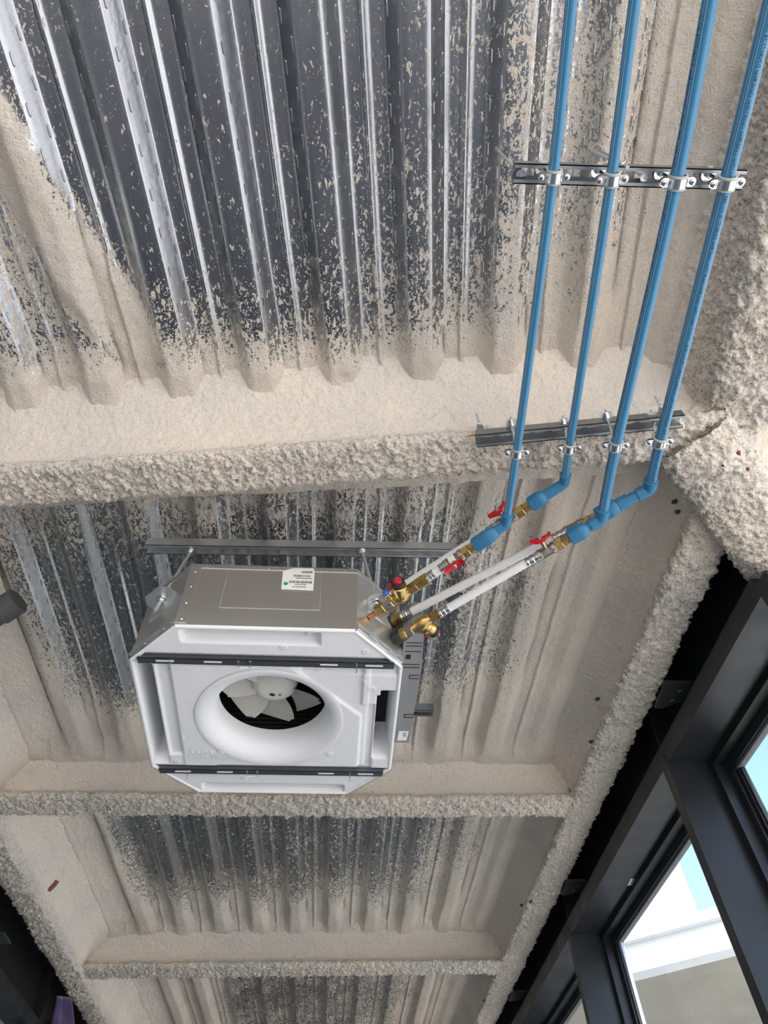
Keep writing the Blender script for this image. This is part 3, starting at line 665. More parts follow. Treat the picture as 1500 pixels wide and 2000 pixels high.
# fan
fan_p = MB()
hub_prof = [(.115, .012), (.118, .035), (.125, .055), (.14, .072), (.17, .082), (.24, .086)]
fan_p.lathe((0, 0, 0), (0, 0, 1), hub_prof, 48, up=(0, 1, 0)); fanh = fan_p.build('fan_hub', MT['hubp'], unit, world=False, ang=.9)
NB = 7
for k in range(NB):
    a0 = 2*math.pi*k/NB+math.radians(286); V = []; nr, na = 8, 9
    for i in range(nr):
        r = .066+(.178-.066)*i/(nr-1); sw = .20*(i/(nr-1))**1.4
        wd = .92-.06*(i/(nr-1))
        for j in range(na):
            u = j/(na-1); a = a0+wd*(u-.5)+sw; z = .118+.048*u+.010*math.sin(u*math.pi)+.012*(1-i/(nr-1))
            if i == nr-1 and j == 0: r_ = r-.02
            else: r_ = r
            V.append((r_*math.cos(a), r_*math.sin(a), z))
    n0 = len(V); V += [(x, y, z+.0035) for x, y, z in V]
    Fc = [(i*na+j, i*na+j+1, (i+1)*na+j+1, (i+1)*na+j) for i in range(nr-1) for j in range(na-1)]
    Fc += [tuple(n0+q for q in f[::-1]) for f in Fc]
    bd = [i*na for i in range(nr)]+[(nr-1)*na+j for j in range(1, na)]+[i*na+na-1 for i in range(nr-2, -1, -1)]+[j for j in range(na-2, 0, -1)]
    Fc += [(bd[i], bd[(i+1) % len(bd)], n0+bd[(i+1) % len(bd)], n0+bd[i]) for i in range(len(bd))]
    mesh_obj('fan_blade', V, Fc, MT['fan'], unit, True, False, .7)
st = MB(); st.prism([(-.012, 0), (-.002, -.009), (.012, 0), (.002, .009)], (-.004, .012, .1142), (1, 0, 0), (0, 1, 0), (0, 0, 1), .001); st.build('hub_sticker', MT['ink'], fanh, smooth=False, world=False)
st = MB(); st.lathe((.022, .014, .1168), (0, 0, -1), [(0, .0055), (.001, .0055)], 16); st.build('hub_dot', MT['green'], fanh, world=False)
# coil behind the blades: a ring of dark fins, and dark interior
cf = MB()
for side in range(4):
    ca, sa = math.cos(side*math.pi/2), math.sin(side*math.pi/2)
    for k in range(11):
        z = .05+.02*k; c = np.array([ca*0-sa*.235, sa*0+ca*.235, z]); cf.box(c, (.40 if side % 2 == 0 else .012, .012 if side % 2 == 0 else .40, .006))
cf.each('coil_fin', MT['fin'], unit, smooth=False, world=False)
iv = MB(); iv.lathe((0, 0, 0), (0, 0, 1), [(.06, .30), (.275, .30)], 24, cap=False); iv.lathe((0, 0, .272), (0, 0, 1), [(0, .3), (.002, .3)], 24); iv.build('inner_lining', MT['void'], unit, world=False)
# shade deep in the outlets, put in as near-black sheets
dm = MB(); dm.bbox((-.402, -.24, .150), (-.359, .24, .153)); dm.bbox((.354, -.12, .150), (.402, .19, .153)); dm.each('outlet_shade_sheet', MT['void'], unit, smooth=False, world=False)
# control box on the right side
cb = MB()
cb.prism([(.424, -.30), (.452, -.335), (.486, -.335), (.493, -.17), (.484, .21), (.430, .21)], (0, 0, .075), (1, 0, 0), (0, 1, 0), (0, 0, 1), .15)
ctrl = cb.build('control_box', MT['gplast'], unit, smooth=False, world=False)
mb = MB(); mb.bbox((.436, -.245, .0735), (.452, -.225, .076)); mb.build('socket', MT['rubber'], ctrl, smooth=False, world=False)
mb = MB()
for y in (-.30, -.285, -.26, -.20, -.185): mb.bbox((.432, y-.0012, .0735), (.485, y+.0012, .0755))
for y in (-.14, .06):
    for q in (-.008, .008): mb.bbox((.455, y+q-.0012, .0735), (.489, y+q+.0012, .0755))
    mb.bbox((.455, y-.008, .0735), (.4575, y+.008, .0755))
mb.each('moulded_rib', MT['rubber'], ctrl, smooth=False, world=False)
mb = MB(); mb.prism([(.443, .145), (.478, .145), (.474, .195), (.440, .195)], (0, 0, .073), (1, 0, 0), (0, 1, 0), (0, 0, 1), .002); cst = mb.build('sticker', MT['paper'], ctrl, smooth=False, world=False)
mb = MB()
for k in range(5): mb.bbox((.458, .150+k*.005, .0722), (.470, .152+k*.005, .0731))
mb.build('print', MT['gplast'], cst, smooth=False, world=False)
# shipping label on the front panel: print is upside down, as it was stuck on
lb = MB(); lb.prism([(.030, .172), (.131, .170), (.131, .262), (.126, .279), (.062, .277), (.028, .262)], (0, -.4225, 0), (1, 0, 0), (0, 0, 1), (0, -1, 0), .001)
lab = lb.build('label_sticker', MT['paper'], unit, smooth=False, world=False); tag(lab, 'white barcode sticker with a green dot')
pr = MB(); r2 = np.random.default_rng(3)
def barcode(x0, x1, z0, z1):
    x = x0
    while x < x1:
        wdt = r2.choice([.0008, .0013, .0022]); pr.bbox((x, -.4239, z0), (x+wdt, -.4234, z1)); x += wdt+r2.choice([.0008, .0012, .002])
barcode(.090, .125, .253, .264); barcode(.062, .118, .234, .243); barcode(.052, .126, .203, .214)
for (xa, xb, z) in ((.073, .122, .2255), (.072, .105, .1955), (.063, .108, .1835)):     # unreadable lines of small print
    x = xa
    while x < xb:
        wdt = r2.uniform(.002, .005); pr.bbox((x, -.4239, z), (x+wdt, -.4234, z+.0035)); x += wdt+.0012
pr.build('barcode_print', MT['ink'], lab, smooth=False, world=False)
mb = MB(); mb.lathe((.042, -.4233, .199), (0, -1, 0), [(0, .0075), (.0008, .0075)], 20); mb.build('green_dot', MT['green'], lab, world=False)

# ================================================================ slotted rails
def rail(name, P, Q, label, group=None, wd=.041, hh=.030, th=.0025, up=(0, 0, 1), slot=.030, gap=.020, m='strut', open_down=True):
    """C-channel, mouth down, with a slotted back; P,Q = centre of the mouth at both ends"""
    P = np.array(P, float); Q = np.array(Q, float); x, y, d = frame(Q-P, up); L = np.linalg.norm(Q-P)   # y points up
    o = thing(name, P, label, 'rail', group); A = (d, x, y); mid = (P+Q)/2
    b = MB()
    for sgn in (-1, 1):
        b.box(mid+x*sgn*(wd/2-th/2)+y*hh/2, (L, th, hh), A)
        b.box(mid+x*sgn*(wd/2-.0045)+y*th/2, (L, .009, th), A)
    b.build('channel', MT[m], o, smooth=False)
    k = MB()
    for sgn in (-1, 1): k.box(mid+x*sgn*(wd/2-.007)+y*(hh-th/2), (L, .0125, th*.9), A)
    t = 0
    while t < L:
        e = min(L, t+gap); k.box(P+d*(t+e)/2+y*(hh-th/2), (e-t, wd-.026, th*.9), A); t += gap+slot
    k.build('slotted_back', MT[m], o, smooth=False)
    return o, (x, y, d)
ZR1, ZR2 = 3.152, 3.247
r1, _ = rail('mounting_rail', at(1005, 339, ZR1), at(1454, 352, ZR1), 'short slotted rail holding the blue pipes in the upper right', 'pipe rails')
r2o, _ = rail('mounting_rail', at(931, 862, ZR2), at(1336, 823, ZR2), 'grey slotted rail holding the blue pipes under the wide beam', 'pipe rails')
RC = .041
ca, cb_ = at(284, 1073, 3.495), at(892, 1082, 3.495)
r3, ax3 = rail('mounting_rail', ca, cb_, 'long slotted rail on the deck above the front of the ceiling unit', 'unit rails', hh=.041, m='galv')
re = at(847, 1394, 3.60); r4, _ = rail('mounting_rail', re-cx*.95, re, 'rail end peeking out beside the grey control box', 'unit rails', hh=.041, m='strut')
# hanging rods of the upper rail and the beam clamp studs of the lower rail
def rod(name, P, Q, label, r=.005, nuts=(), group=None, washer=None, cat='rod'):
    o = thing(name, P, label, cat, group); P = np.array(P, float); Q = np.array(Q, float); L = np.linalg.norm(Q-P); d = (Q-P)/L
    prof = []; t = 0; k = 0
    while t < L: prof.append((t, r if k % 2 == 0 else r*.86)); t += .0022; k += 1
    mb = MB(); mb.lathe(P, d, prof, 10); mb.build('threaded_bar', MT['rodm'], o, ang=1.2)
    for s in nuts:
        mb = MB(); c = P+d*s; mb.hexa(c, c+d*.009, r*1.85); mb.build('nut', MT['zinc'], o, smooth=False)
    for s in (washer or ()):
        mb = MB(); c = P+d*s; mb.lathe(c, d, [(0, r*2.9), (.002, r*2.9)], 24); mb.build('washer', MT['zinc'], o)
    return o
for (q, px_, lab_) in (((-.352, -.352), 379, 'threaded hanger rod at the left front corner of the ceiling unit'), ((.334, -.366), 704, 'threaded hanger rod at the right front corner, beside the brass valves')):
    b1 = CW(*q, .188); t1_ = at(px_, 1066, 3.535); d1 = (b1-t1_)/np.linalg.norm(b1-t1_); L1 = np.linalg.norm(b1-t1_)
    rod('threaded_rod', t1_, b1+d1*.066, lab_, .0064, (.044, L1-.012, L1+.007), 'hanger rods', (.041, L1+.003))
c = at(1212, 318, ZR1+.03); rod('threaded_rod', c-[0, 0, .05], np.array([c[0]+.03, c[1]+.03, RZ(c[1])+.02]), 'slanting hanger rod behind the upper rail, between the second and third pipe', .004, (.03,))
c = at(1016, 340, ZR1+.03); rod('threaded_rod', c-[0, 0, .012], np.array([c[0], c[1], RZ(c[1])+.01]), 'hanger bolt in the left end of the upper rail', .004, (.004,), None, (.001,))
c = at(1258, 345, ZR1+.02); rod('threaded_rod', c-[0, 0, .012], np.array([c[0], c[1], RZ(c[1])+.01]), 'bolt in the upper rail between the second and third pipe clamps', .004, (.003,), None, (.001,))
for px, lab_ in ((941, 'beam clamp stud standing up from the left end of the lower rail'), (1300, 'beam clamp stud behind the rightmost pipe at the lower rail')):
    c = at(px, 846 if px < 1000 else 812, ZR2+.03); o = rod('clamp_stud', c, c+np.array([-.004, -.018, .088]), lab_, .0042, (.035,), 'beam clamp studs')
    mb = MB(); mb.box(c+np.array([-.002, -.003, .016]), (.018, .014, .03)); mb.build('clamp_jaw', MT['strut'], o, smooth=False)
w0 = at(908, 853, ZR2+.018); w1 = at(932, 850, ZR2+.018); mb = MB(); mb.tube([w0, (w0+w1)/2+[0, 0, .003], w1], [.001, .0025, .003], 6); tag(mb.build('wood_sliver', MT['wood']), 'thin brown sliver sticking out at the left end of the lower rail', 'sliver')

# ================================================================ blue pipes
PIPES = [   # radius, pixel track (x, y, z), ordinal words
    (.0112, [(1116, 0, 3.065), (1081.7, 345, 3.095), (1009.5, 883, 3.165), (989, 1018, 3.168)], 'leftmost'),
    (.0112, [(1240, 0, 3.065), (1195, 350, 3.095), (1111.6, 874, 3.185), (1103, 938, 3.212)], 'second'),
    (.0145, [(1387, 0, 3.065), (1323, 355, 3.095), (1202, 869, 3.165), (1176, 1008, 3.168)], 'third'),
    (.0145, [(1506, 0, 3.065), (1419, 357, 3.095), (1288, 862, 3.185), (1269, 950, 3.212)], 'rightmost')]
LINES = {   # from elbow to the unit: start pixel+z, end pixel+z
    0: ((985, 1030, 3.168), (735, 1197, 3.125)), 1: ((1099, 947, 3.215), (745, 1172, 3.21)),
    2: ((1170, 1021, 3.168), (748, 1262, 3.11)), 3: ((1258, 966, 3.215), (750, 1222, 3.185))}
def pj(px, py, z): return at(px, py, z)
LN = {k: (at(*a), at(*b)) for k, (a, b) in LINES.items()}
def clampf(R, P, d, label, ztop, offs):
    x, y, z = frame(d); o = thing('pipe_clamp', P, label, 'pipe clamp', 'pipe clamps')
    A = np.array([x, z, y])       # x lateral, z along the pipe, y up
    b = MB(); b.lathe(P-z*.0095, z, [(0, R+.0035), (0, R+.0062), (.019, R+.0062), (.019, R+.0035)], 32, cap=False); b.build('band', MT['zinc'], o)
    b = MB(); b.lathe(P-z*.014, z, [(0, R+.0002), (0, R+.0050), (.004, R+.0054), (.004, R+.0042), (.024, R+.0042), (.024, R+.0054), (.028, R+.0050), (.028, R+.0002)], 32, cap=False); b.build('rubber_lining', MT['lining'], o)
    for sgn in (-1, 1):
        b = MB(); c0 = P+x*sgn*(R+.004)
        for off in (-.0035, .0035):
            pl = [(0, -.0095), (.012, -.0095), (.0175, -.006), (.0195, 0), (.0175, .006), (.012, .0095), (0, .0095)]
            b.prism(pl if sgn > 0 else [(-p, q) for p, q in pl][::-1], c0+y*(off-.001), x, z, y, .0022)
        lg = b.build('lug', MT['zinc'], o, smooth=False)
        s = MB(); c = c0+x*sgn*.011; s.lathe(c-y*.005, -y, [(0, .0062), (.002, .0062), (.0035, .0045), (.004, .001)], 14); s.lathe(c+y*.004, y, [(0, .005), (.006, .005)], 6); s.build('screw', MT['zinc'], lg)
        s = MB(); s.box(c-y*.0092, (.006, .0012, .0008), (x, z, y)); s.box(c-y*.0092, (.0012, .006, .0008), (x, z, y)); s.build('screw_slot', MT['ink'], lg, smooth=False)
    # stud up to the rail with nut and washer
    top = np.array([P[0]+offs[0], P[1]+offs[1], ztop]); dd = top-P; dn = dd/np.linalg.norm(dd); base = P+dn*(R+.005)
    b = MB(); b.hexa(base, base+dn*.012, .0085); b.build('boss', MT['zinc'], o, smooth=False)
    b = MB(); b.cyl(base+dn*.01, top+dn*.02, .0042, 10); b.build('stud', MT['zinc'], o)
    b = MB(); b.hexa(top-dn*.014, top-dn*.004, .008); b.build('nut', MT['zinc'], o, smooth=False)
    b = MB(); b.lathe(top-dn*.004, dn, [(0, .0165), (.003, .0165)], 24); b.build('washer', MT['zinc'], o)
PIPE_TEXT = 'class1/10bar class2/8bar class4/10bar class5/8bar DIN8077/78 ISO15874 - 10/15/17 '
for i, (R, trk, word) in enumerate(PIPES):
    pts = [at(*q) for q in trk]; first = pts[0]+(pts[0]-pts[1])*1.2
    path = [first]+pts; ld = LN[i][1]-LN[i][0]; ld /= np.linalg.norm(ld)
    o = thing('blue_pipe', pts[-1], word+' blue plastic water pipe, clamped to both rails and turning towards the unit', 'pipe', 'blue pipes')
    body = MB(); 
    sm = []
    for a, b in zip(path[:-1], path[1:]):
        for k in range(6): sm.append(a+(b-a)*k/6)
    sm.append(path[-1]); sm = np.array(sm)
    for _ in range(6): sm[1:-1] = .5*sm[1:-1]+.25*(sm[2:]+sm[:-2])
    body.tube(sm, R, 28); bo = body.build('pipe_body', MT['blue'], o, ang=1.2)
    d = pts[-1]-pts[-2]; d /= np.linalg.norm(d); x, y, z = frame(d)
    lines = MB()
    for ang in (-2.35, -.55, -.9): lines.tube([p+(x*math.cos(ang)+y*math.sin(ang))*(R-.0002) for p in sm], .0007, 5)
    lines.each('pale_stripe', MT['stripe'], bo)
    # socket elbow and threaded coupling
    E0 = pts[-1]; S0 = LN[i][0]; el = MB(); rr = R*1.38
    seq = [E0-d*.018, E0-d*.0175, E0-d*.002]
    corner = E0+d*.012
    seq = [corner-d*.034, corner-d*.012, corner-d*.004+ld*.002, corner+ld*.004-d*.001, corner+ld*.012, corner+ld*.036]
    el.tube(seq, rr, 28); el.lathe(corner-d*.036, d, [(0, R), (0, rr+.0012), (.006, rr+.0012), (.006, rr)], 28, cap=False); el.build('elbow', MT['bluef'], o, ang=.9)
    # bring the fitting line through the elbow's outlet
    LN[i] = (corner, LN[i][1]); ld = LN[i][1]-corner; ld /= np.linalg.norm(ld)
    if True:
        e_px = ((972, 1040), (1064, 965), (1147, 1030), (1205, 978))[i]; dl_ = on_line(corner, LN[i][1], *e_px)
        sp = MB(); sp.tube([corner+ld*.034, corner+ld*(dl_+.004)], R*1.12, 24); sp.build('socket_sleeve', MT['bluef'], o, ang=.9)
        
        if i in (1, 3): sp = MB(); sp.tube([corner+ld*(dl_-.03), corner+ld*(dl_+.002)], rr*1.04, 24); sp.build('socket_sleeve', MT['bluef'], o, ang=.9)
    for px_, ztop, nm in ((trk[1], ZR1+.028, 'upper'), (trk[2], ZR2+.028, 'lower')):
        P = at(*px_); dd = pts[2]-pts[1]; dd /= np.linalg.norm(dd)
        clampf(R, P, dd, 'zinc pipe clamp on the %s rail around the %s blue pipe' % (nm, word), ztop, (-.006, -.002) if nm == 'upper' else (.002, -.032))
    if i in (2, 3):      # printing along the pipe
        for part in range(3):
            cu = bpy.data.curves.new('t', 'FONT'); cu.body = PIPE_TEXT*2; cu.size = .0105; cu.resolution_u = 1
            to = bpy.data.objects.new('t', cu); COL.objects.link(to); me = bpy.data.meshes.new_from_object(to.evaluated_get(bpy.context.evaluated_depsgraph_get()))
            bpy.data.objects.remove(to); bpy.data.curves.remove(cu)
            co = np.zeros(len(me.vertices)*3); me.vertices.foreach_get('co', co); co = co.reshape(-1, 3)
            a, b = (pts[0], pts[1]) if part == 0 else ((pts[1], pts[2]) if part == 1 else (pts[2], pts[3]))
            dd = a-b; Lb = np.linalg.norm(dd); dd /= Lb; xx, yy, _ = frame(-dd)
            if i == 3: th = -1.62
            else: th = -.42
            keep = co[:, 0] < Lb-.02
            sx = 0
            ang = th - (co[:, 1]-.004)/R*1.0
            seg = np.clip(co[:, 0], 0, Lb)
            # follow the smoothed centre line
            idx = np.array([np.argmin(np.linalg.norm(sm-(b+dd*q), axis=1)) for q in np.linspace(0, Lb, 40)])
            cen = np.stack([np.interp(seg, np.linspace(0, Lb, 40), [((b+dd*q)+((sm[j]-(b+dd*q))-dd*((sm[j]-(b+dd*q))@dd)))[ax] for q, j in zip(np.linspace(0, Lb, 40), idx)]) for ax in range(3)], -1)
            W = cen+(np.cos(ang)[:, None]*xx+np.sin(ang)[:, None]*yy)*(R+.0004)
            polys = [tuple(p.vertices) for p in me.polygons if all(keep[v] for v in p.vertices)]
            mesh_obj('pipe_print', W, polys, MT['ink'], bo)

# ================================================================ valves and white pipes
def LP(i, px, py):
    P, Q = LN[i]; d = (Q-P)/np.linalg.norm(Q-P); return P+d*on_line(P, Q, px, py)
def seg(i, a, b, r, m, name, par, kind='c', **k):
    A = LP(i, *a); B = LP(i, *b); mb = MB()
    if kind == 'h': mb.hexa(A, B, r, rot=k.get('rot', .3))
    elif kind == 'rib':
        L = np.linalg.norm(B-A); pr = [(0, r*.94)]; nn = 9
        pr = [(0, r*.9), (L*.06, r), (L*.94, r), (L, r*.9)]; mb.lathe(A, B-A, pr, 36)
    elif kind == 'press':
        L = np.linalg.norm(B-A); mb.lathe(A, B-A, [(0, r), (L*.18, r), (L*.24, r*.9), (L*.36, r*.9), (L*.42, r), (L*.60, r), (L*.66, r*.9), (L*.78, r*.9), (L*.84, r), (L, r)], 24)
    else: mb.cyl(A, B, r, 24, bev=k.get('bev', .001))
    return mb.build(name, MT[m], par, smooth=(kind != 'h'), ang=.5)
def coupling(i, a, b, r):
    A = LP(i, *a); B = LP(i, *b); d = (B-A)/np.linalg.norm(B-A); x, y, z = frame(d)
    o = [q for q in bpy.data.objects if q.name.startswith('blue_pipe') and q.parent is None][i]
    mb = MB(); L = np.linalg.norm(B-A); mb.lathe(A, d, [(0, r*.72), (L*.12, r*.92), (L*.3, r), (L*.96, r), (L, r*.93)], 36); c = mb.build('threaded_coupling', MT['bluef'], o, ang=.6)
    rb = MB()
    for k in range(26):
        an = 2*math.pi*k/26; p = A+d*L*.66+(x*math.cos(an)+y*math.sin(an))*r; rb.box(p, (.0022, .0022, L*.55), (x, y, z))
    tag(rb.build('grip_rib', MT['bluef'], c, smooth=False), kind='stuff')
def butterfly(o, C, stem, along, name='handle'):
    """red two-winged handle on a stem"""
    stem = np.array(stem, float); stem /= np.linalg.norm(stem); al = np.array(along, float); al -= stem*(al@stem); al /= np.linalg.norm(al); sd = np.cross(stem, al)
    mb = MB(); mb.cyl(C, C+stem*.030, .0075, 14); mb.build('stem', MT['brassn'], o)
    T = C+stem*.030
    poly = [(-.034, -.006), (-.030, -.012), (-.020, -.008), (-.010, -.010), (0, -.010), (.010, -.010), (.020, -.008), (.030, -.012), (.034, -.006), (.033, .008), (.022, .008), (.012, .011), (0, .012), (-.012, .011), (-.022, .008), (-.033, .008)]
    mb = MB(); n = len(poly); V = []
    for h in (0, .007):
        for a, b in poly: V.append(T+al*a+sd*b+stem*(h+.010*(abs(a)/.034)**2))
    mb.add(V, [tuple(range(n))[::-1], tuple(range(n, 2*n))]+[(q, (q+1) % n, n+(q+1) % n, n+q) for q in range(n)])
    h = mb.build(name, MT['red'], o, smooth=False)
    mb = MB(); mb.hexa(T+stem*.006, T+stem*.014, .0065); mb.build('handle_nut', MT['zinc'], h, smooth=False)
def ball_valve(i, nut0, nut1, body1, press1, stem, along, label, tagc=None):
    o = thing('ball_valve', LP(i, *nut1), label, 'valve', 'ball valves')
    mida = ((nut0[0]+nut1[0])/2, (nut0[1]+nut1[1])/2)
    seg(i, nut0, mida, .0155, 'brass', 'union_nut', o, 'h'); seg(i, mida, nut1, .0195, 'brass', 'union_nut', o, 'h', rot=.1)
    f = lambda t: (nut1[0]+(body1[0]-nut1[0])*t, nut1[1]+(body1[1]-nut1[1])*t)
    seg(i, f(0), f(.22), .0185, 'brassn', 'body_end', o); seg(i, f(.22), f(.8), .0165, 'brassn', 'body', o, 'h', rot=.5); seg(i, f(.8), f(1), .0178, 'brassn', 'body_end', o)
    seg(i, body1, press1, .0158, 'nickel', 'press_sleeve', o, 'press')
    C = LP(i, *f(.5)); butterfly(o, C+np.array(stem)/np.linalg.norm(stem)*.006, stem, along)
    return o
dirL = {i: (LN[i][1]-LN[i][0])/np.linalg.norm(LN[i][1]-LN[i][0]) for i in LN}
coupling(0, (972, 1040), (930, 1072), .0225); coupling(1, (1064, 965), (1034, 984), .0225); coupling(2, (1147, 1030), (1112, 1050), .024); coupling(3, (1205, 978), (1160, 1000), .024)
v0 = ball_valve(0, (932, 1070), (908, 1086), (872, 1108), (862, 1114), (-.1, -.25, -1), dirL[0], 'ball valve with a red butterfly handle and white tag, below the leftmost pipe')
v1 = ball_valve(1, (1036, 983), (1008, 1002), (974, 1024), (952, 1038), (-.75, -.75, .1), dirL[1]+np.array([.3, -.6, 0]), 'ball valve with a red handle partly hidden behind the leftmost blue pipe')
v2 = ball_valve(2, (1112, 1050), (1084, 1065), (1050, 1083), (1026, 1095), (-.45, -.85, .25), dirL[2], 'lower ball valve under the third blue pipe, its red handle edge-on')
v3 = ball_valve(3, (1162, 998), (1130, 1012), (1098, 1028), (1074, 1041), (.5, .75, .45), dirL[3], 'nickel valve on the line below the rightmost blue pipe')
mb = MB(); C = LP(0, 888, 1098); x, y, z = frame(dirL[0]); mb.lathe(C-z*.012, z, [(0, .0187), (.022, .0187)], 24, cap=False); tg = mb.build('white_tag', MT['paper'], v0)
mb = MB(); mb.prism([(-.006, -.009), (.006, -.009), (-.004, .012)], C+np.array([.004, .006, -.0192]), x, z, -y, .0006); mb.build('blue_mark', MT['bluecap'], tg, smooth=False)

def white_pipe(i, a, b, label, r=.0134):
    o = thing('white_pipe', LP(i, *b), label, 'pipe', 'white pipes')
    seg(i, a, b, r, 'white', 'pipe_body', o, bev=.0005); return o
w1_ = white_pipe(1, (955, 1036), (772, 1152), 'uppermost white composite pipe, running behind the brass balancing valve')
w3_ = white_pipe(3, (1076, 1040), (799, 1190), 'long white composite pipe in the middle of the bundle')
w2_ = white_pipe(2, (1028, 1094), (871, 1181), 'lowest white composite pipe of the bundle')
w0_ = white_pipe(0, (866, 1112), (848, 1123), 'very short white pipe piece between two press sleeves')
# end fittings of the plain return lines
seg(3, (802, 1188), (780, 1200), .0165, 'nickel', 'press_sleeve', w3_, 'press'); seg(3, (782, 1199), (764, 1211), .0195, 'brass', 'union_nut', w3_, 'h')
seg(1, (770, 1153), (757, 1163), .016, 'nickel', 'press_sleeve', w1_, 'press'); seg(1, (758, 1162), (744, 1172), .018, 'brassn', 'union_nut', w1_, 'h')
# flexible black collars into the unit
def hose(i, a, b, r, label, tip=None, tm='brass'):
    A = LP(i, *a); B = LP(i, *b); o = thing('rubber_collar', A, label, 'pipe collar', 'rubber collars')
    mb = MB(); L = np.linalg.norm(B-A); mb.lathe(A, B-A, [(0, r*.9), (.003, r), (L-.003, r), (L, r*.9)], 24); mb.build('collar', MT['rubber'], o, ang=.7)
    if tip: mb = MB(); mb.cyl(B, LP(i, *tip), r*.8, 20); mb.build('stub', MT[tm], o)
hose(3, (766, 1209), (748, 1221), .021, 'black rubber collar entering the unit behind the lower balancing valve', (728, 1232), 'brassn')
hose(2, (784, 1240), (763, 1252), .023, 'black rubber collar nearest the polystyrene tray', (744, 1264))
def balancing(i, nut0, nut1, body1, tail1, bdir, pdir, label):
    o = thing('balancing_valve', LP(i, *body1), label, 'valve', 'balancing valves')
    seg(i, nut0, nut1, .0185, 'brass', 'union_nut', o, 'h')
    A = LP(i, *nut1); B = LP(i, *body1); d = (B-A)/np.linalg.norm(B-A); L = np.linalg.norm(B-A)
    mb = MB(); mb.lathe(A, d, [(0, .014), (L*.15, .016), (L*.3, .022), (L*.55, .024), (L*.8, .019), (L, .015)], 28); mb.build('body', MT['brass'], o, ang=.9)
    seg(i, body1, ((body1[0]+tail1[0])/2, (body1[1]+tail1[1])/2), .0185, 'brassn', 'union_nut', o, 'h', rot=.2); seg(i, ((body1[0]+tail1[0])/2, (body1[1]+tail1[1])/2), tail1, .0215, 'brass', 'union_nut', o, 'h', rot=.6)
    C = A+d*L*.5; bd = np.array(bdir, float); bd /= np.linalg.norm(bd)
    mb = MB(); mb.lathe(C, bd, [(0, .022), (.024, .022), (.026, .0245), (.042, .0245), (.044, .021)], 28); mb.build('bonnet', MT['brass'], o, ang=.6)
    mb = MB(); mb.lathe(C+bd*.044, bd, [(0, .021), (.013, .021), (.015, .019)], 24); k = mb.build('dial', MT['rubber'], o, ang=.6)
    mb = MB(); mb.lathe(C+bd*.058, bd, [(0, .0135), (.009, .013), (.010, .011)], 20); mb.build('red_insert', MT['red'], k, ang=.6)
    mb = MB(); mb.cyl(C+bd*.066, C+bd*.077, .0018, 8); mb.build('pin', MT['zinc'], k)
    pd = np.array(pdir, float); pd /= np.linalg.norm(pd); sd = np.cross(pd, bd)
    for q, (off, m) in enumerate(((.010, 'red'), (-.010, 'bluecap'))):
        P = A+d*L*(.62)+sd*off*1.2+d*(.02 if q else -.002)
        mb = MB(); mb.lathe(P, pd, [(0, .0065), (.018, .0065), (.018, .0085), (.026, .0085), (.026, .006), (.042, .0055)], 14); t = mb.build('test_point', MT['brass'], o, ang=.6)
        mb = MB(); mb.lathe(P+pd*.040, pd, [(0, .0085), (.013, .0085), (.014, .007)], 16); mb.build('cap', MT[m], t, ang=.6)
    return o
ub = at(776, 1138, 3.15)-at(783, 1168, 3.15); up_ = at(752, 1145, 3.15)-at(775, 1170, 3.15)
seg(0, (850, 1121), (838, 1130), .0158, 'nickel', 'press_sleeve', w0_, 'press'); seg(0, (838, 1130), (816, 1144), .019, 'brass', 'union_nut', w0_, 'h')
bv0 = balancing(0, (816, 1144), (800, 1153), (766, 1174), (736, 1194), ub, up_, 'upper brass balancing valve with red and blue caps, beside the hanger rod')
A = LP(0, 737, 1194); B = LP(0, 722, 1206); mb = MB(); mb.cyl(A, B, .009, 16); mb.build('copper_stub', MT['copper'], bv0)
ub = at(852, 1226, 3.13)-at(828, 1211, 3.13); up_ = at(832, 1252, 3.13)-at(816, 1230, 3.13)
seg(2, (873, 1180), (855, 1190), .016, 'nickel', 'press_sleeve', w2_, 'press')
balancing(2, (856, 1190), (838, 1200), (802, 1222), (780, 1238), ub, up_, 'lower brass balancing valve pointing right, above the grey control box')

# ================================================================ small things
# drain pipe stub at the left border
a = at(-60, 1235, 3.36); b = at(36, 1172, 3.44); o = thing('drain_pipe', b, 'dark grey drain pipe stub poking in at the left border', 'pipe')
x, y, z = frame(b-a); L = np.linalg.norm(b-a)
mb = MB(); mb.lathe(b, a-b, [(0, .045), (.004, .050), (.075, .050), (.079, .046), (.080, .043), (L+.3, .043)], 40); mb.build('pipe_body', MT['dkpipe'], o, ang=.6)
# anchors poking through the foam
bpy.context.view_layer.update(); DG = bpy.context.evaluated_depsgraph_get()
def hit(px, py):
    """point and normal where a sight line meets the building"""
    d = Vector(ray(px, py)).normalized(); ok, loc, nn, _, ob, _ = SC.ray_cast(DG, Vector((0, 0, CZ)), d)
    nn = np.array(nn); 
    if nn@np.array(d) > 0: nn = -nn
    return np.array(loc), nn
def anchor(px, py, label):
    P, nn = hit(px, py); d = nn*.7+np.array([-.5, -.2, -.3]); d /= np.linalg.norm(d); o = thing('anchor_bolt', P, label, 'bolt', 'anchors in the foam')
    mb = MB(); mb.cyl(P-d*.02, P+d*.024, .0038, 8); mb.build('shank', MT['clip'], o); mb = MB(); mb.hexa(P+d*.010, P+d*.017, .0085); mb.build('nut', MT['clip'], o, smooth=False)
    x, y, _ = frame(d); mb = MB(); mb.box(P+d*.006, (.016, .009, .003), (x, y, d)); mb.build('clip_plate', MT['clip'], o, smooth=False)
anchor(1322, 978, 'anchor bolt at the top end of the eaves beam, beside the brace'); anchor(1327, 1000, 'second anchor bolt just under the first at the brace')
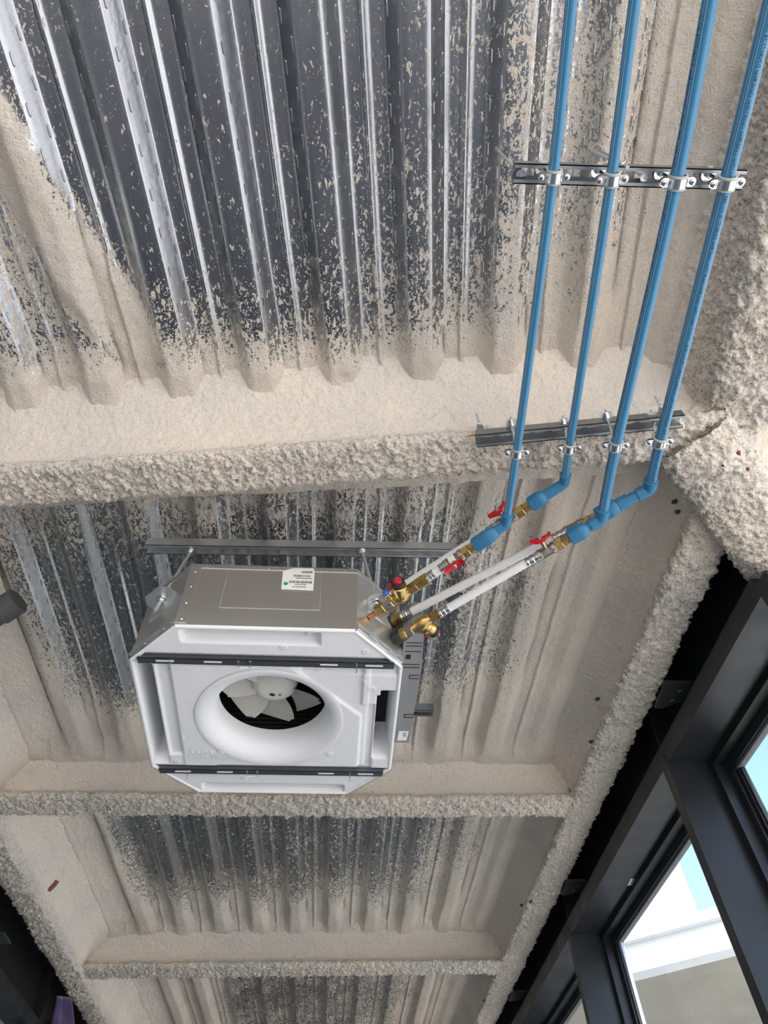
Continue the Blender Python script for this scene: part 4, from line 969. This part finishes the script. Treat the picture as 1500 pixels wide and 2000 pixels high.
anchor(1171, 1364, 'anchor clip in the smooth foam beside the eaves beam, level with the fan'); anchor(1158, 1448, 'anchor clip half buried at the foot of the eaves beam, level with the tray bottom')
anchor(1022, 1768, 'left one of two anchor clips low on the eaves beam'); anchor(1038, 1758, 'right one of two anchor clips low on the eaves beam'); anchor(947, 1952, 'lowest anchor clip, near the bottom of the photo')
def scrap(name, px, py, w, h, m, label, cat, seed, tilt=0.):
    """small irregular flake bedded in the foam surface"""
    P, nn = hit(px, py); x, y, z = frame(nn); x, y = x*math.cos(tilt)+y*math.sin(tilt), y*math.cos(tilt)-x*math.sin(tilt); rr = np.random.default_rng(seed); n = 20
    V = [P+nn*.007]+[P+x*w*rr.uniform(.55, 1.1)*math.cos(2*math.pi*k/n)+y*h*rr.uniform(.6, 1.1)*math.sin(2*math.pi*k/n)+nn*rr.uniform(.002, .005) for k in range(n)]
    V += [v-nn*.012 for v in V]; Fc = [(0, 1+k, 1+(k+1) % n) for k in range(n)]; Fc += [tuple(q+n+1 for q in f[::-1]) for f in Fc]; Fc += [(1+k, n+2+k, n+2+(k+1) % n, 1+(k+1) % n) for k in range(n)]
    return tag(mesh_obj(name, V, Fc, MT[m]), label, cat)
scrap('red_scrap', 102, 1733, .034, .055, 'redscrap', 'dull red torn scrap stuck in the foam at lower left', 'scrap', 3)
scrap('rust_spot', 1441, 884, .008, .013, 'rust', 'larger rusty spot on the foam brace', 'rust spot', 5); scrap('rust_spot', 1460, 916, .006, .007, 'rust', 'smaller rusty spot below the other on the foam brace', 'rust spot', 8)
# labels stuck on the glazing head, and scraps
sa = [(-.05, -.026), (.05, -.026), (.05, .026), (-.05, .026)]
P = at(1240, 1719, head(3.6)-.001); t_ = P@ET; s_ = P@ES
mb = MB(); mb.prism(sa, Wd(s_, t_, head(t_)-.0012), ET, ES, (0, 0, 1), .001); o = tag(mb.build('maker_sticker', MT['paper'], smooth=False), 'small white printed sticker on the underside of the black window head', 'sticker')
mb = MB()
for k in range(4): mb.box(Wd(s_-.012+.008*k, t_, head(t_)-.0016), (.07-.008*k, .0030, .0005), (ET, ES, [0, 0, 1]))
mb.build('print', MT['ink'], o, smooth=False)

# scrap of purple film behind the left framing
A, B, C, D = at(96, 2040, 3.22), at(146, 2040, 3.22), at(141, 1950, 3.40), at(110, 1944, 3.40)
U_, V_ = np.meshgrid(np.linspace(0, 1, 14), np.linspace(0, 1, 12), indexing='ij'); U3, V3 = U_[..., None], V_[..., None]
P = (A*(1-U3)+B*U3)*(1-V3)+(D*(1-U3)+C*U3)*V3; P = P+np.stack([.008*np.sin(U_*9), .01*np.cos(V_*7+U_*3), 0*U_], -1)
o = grid_obj('plastic_film', P, MT['purple']); md = o.modifiers.new('thickness', 'SOLIDIFY'); md.thickness = .002
tag(o, 'scrap of purple plastic film hanging in the lower left corner', 'film')
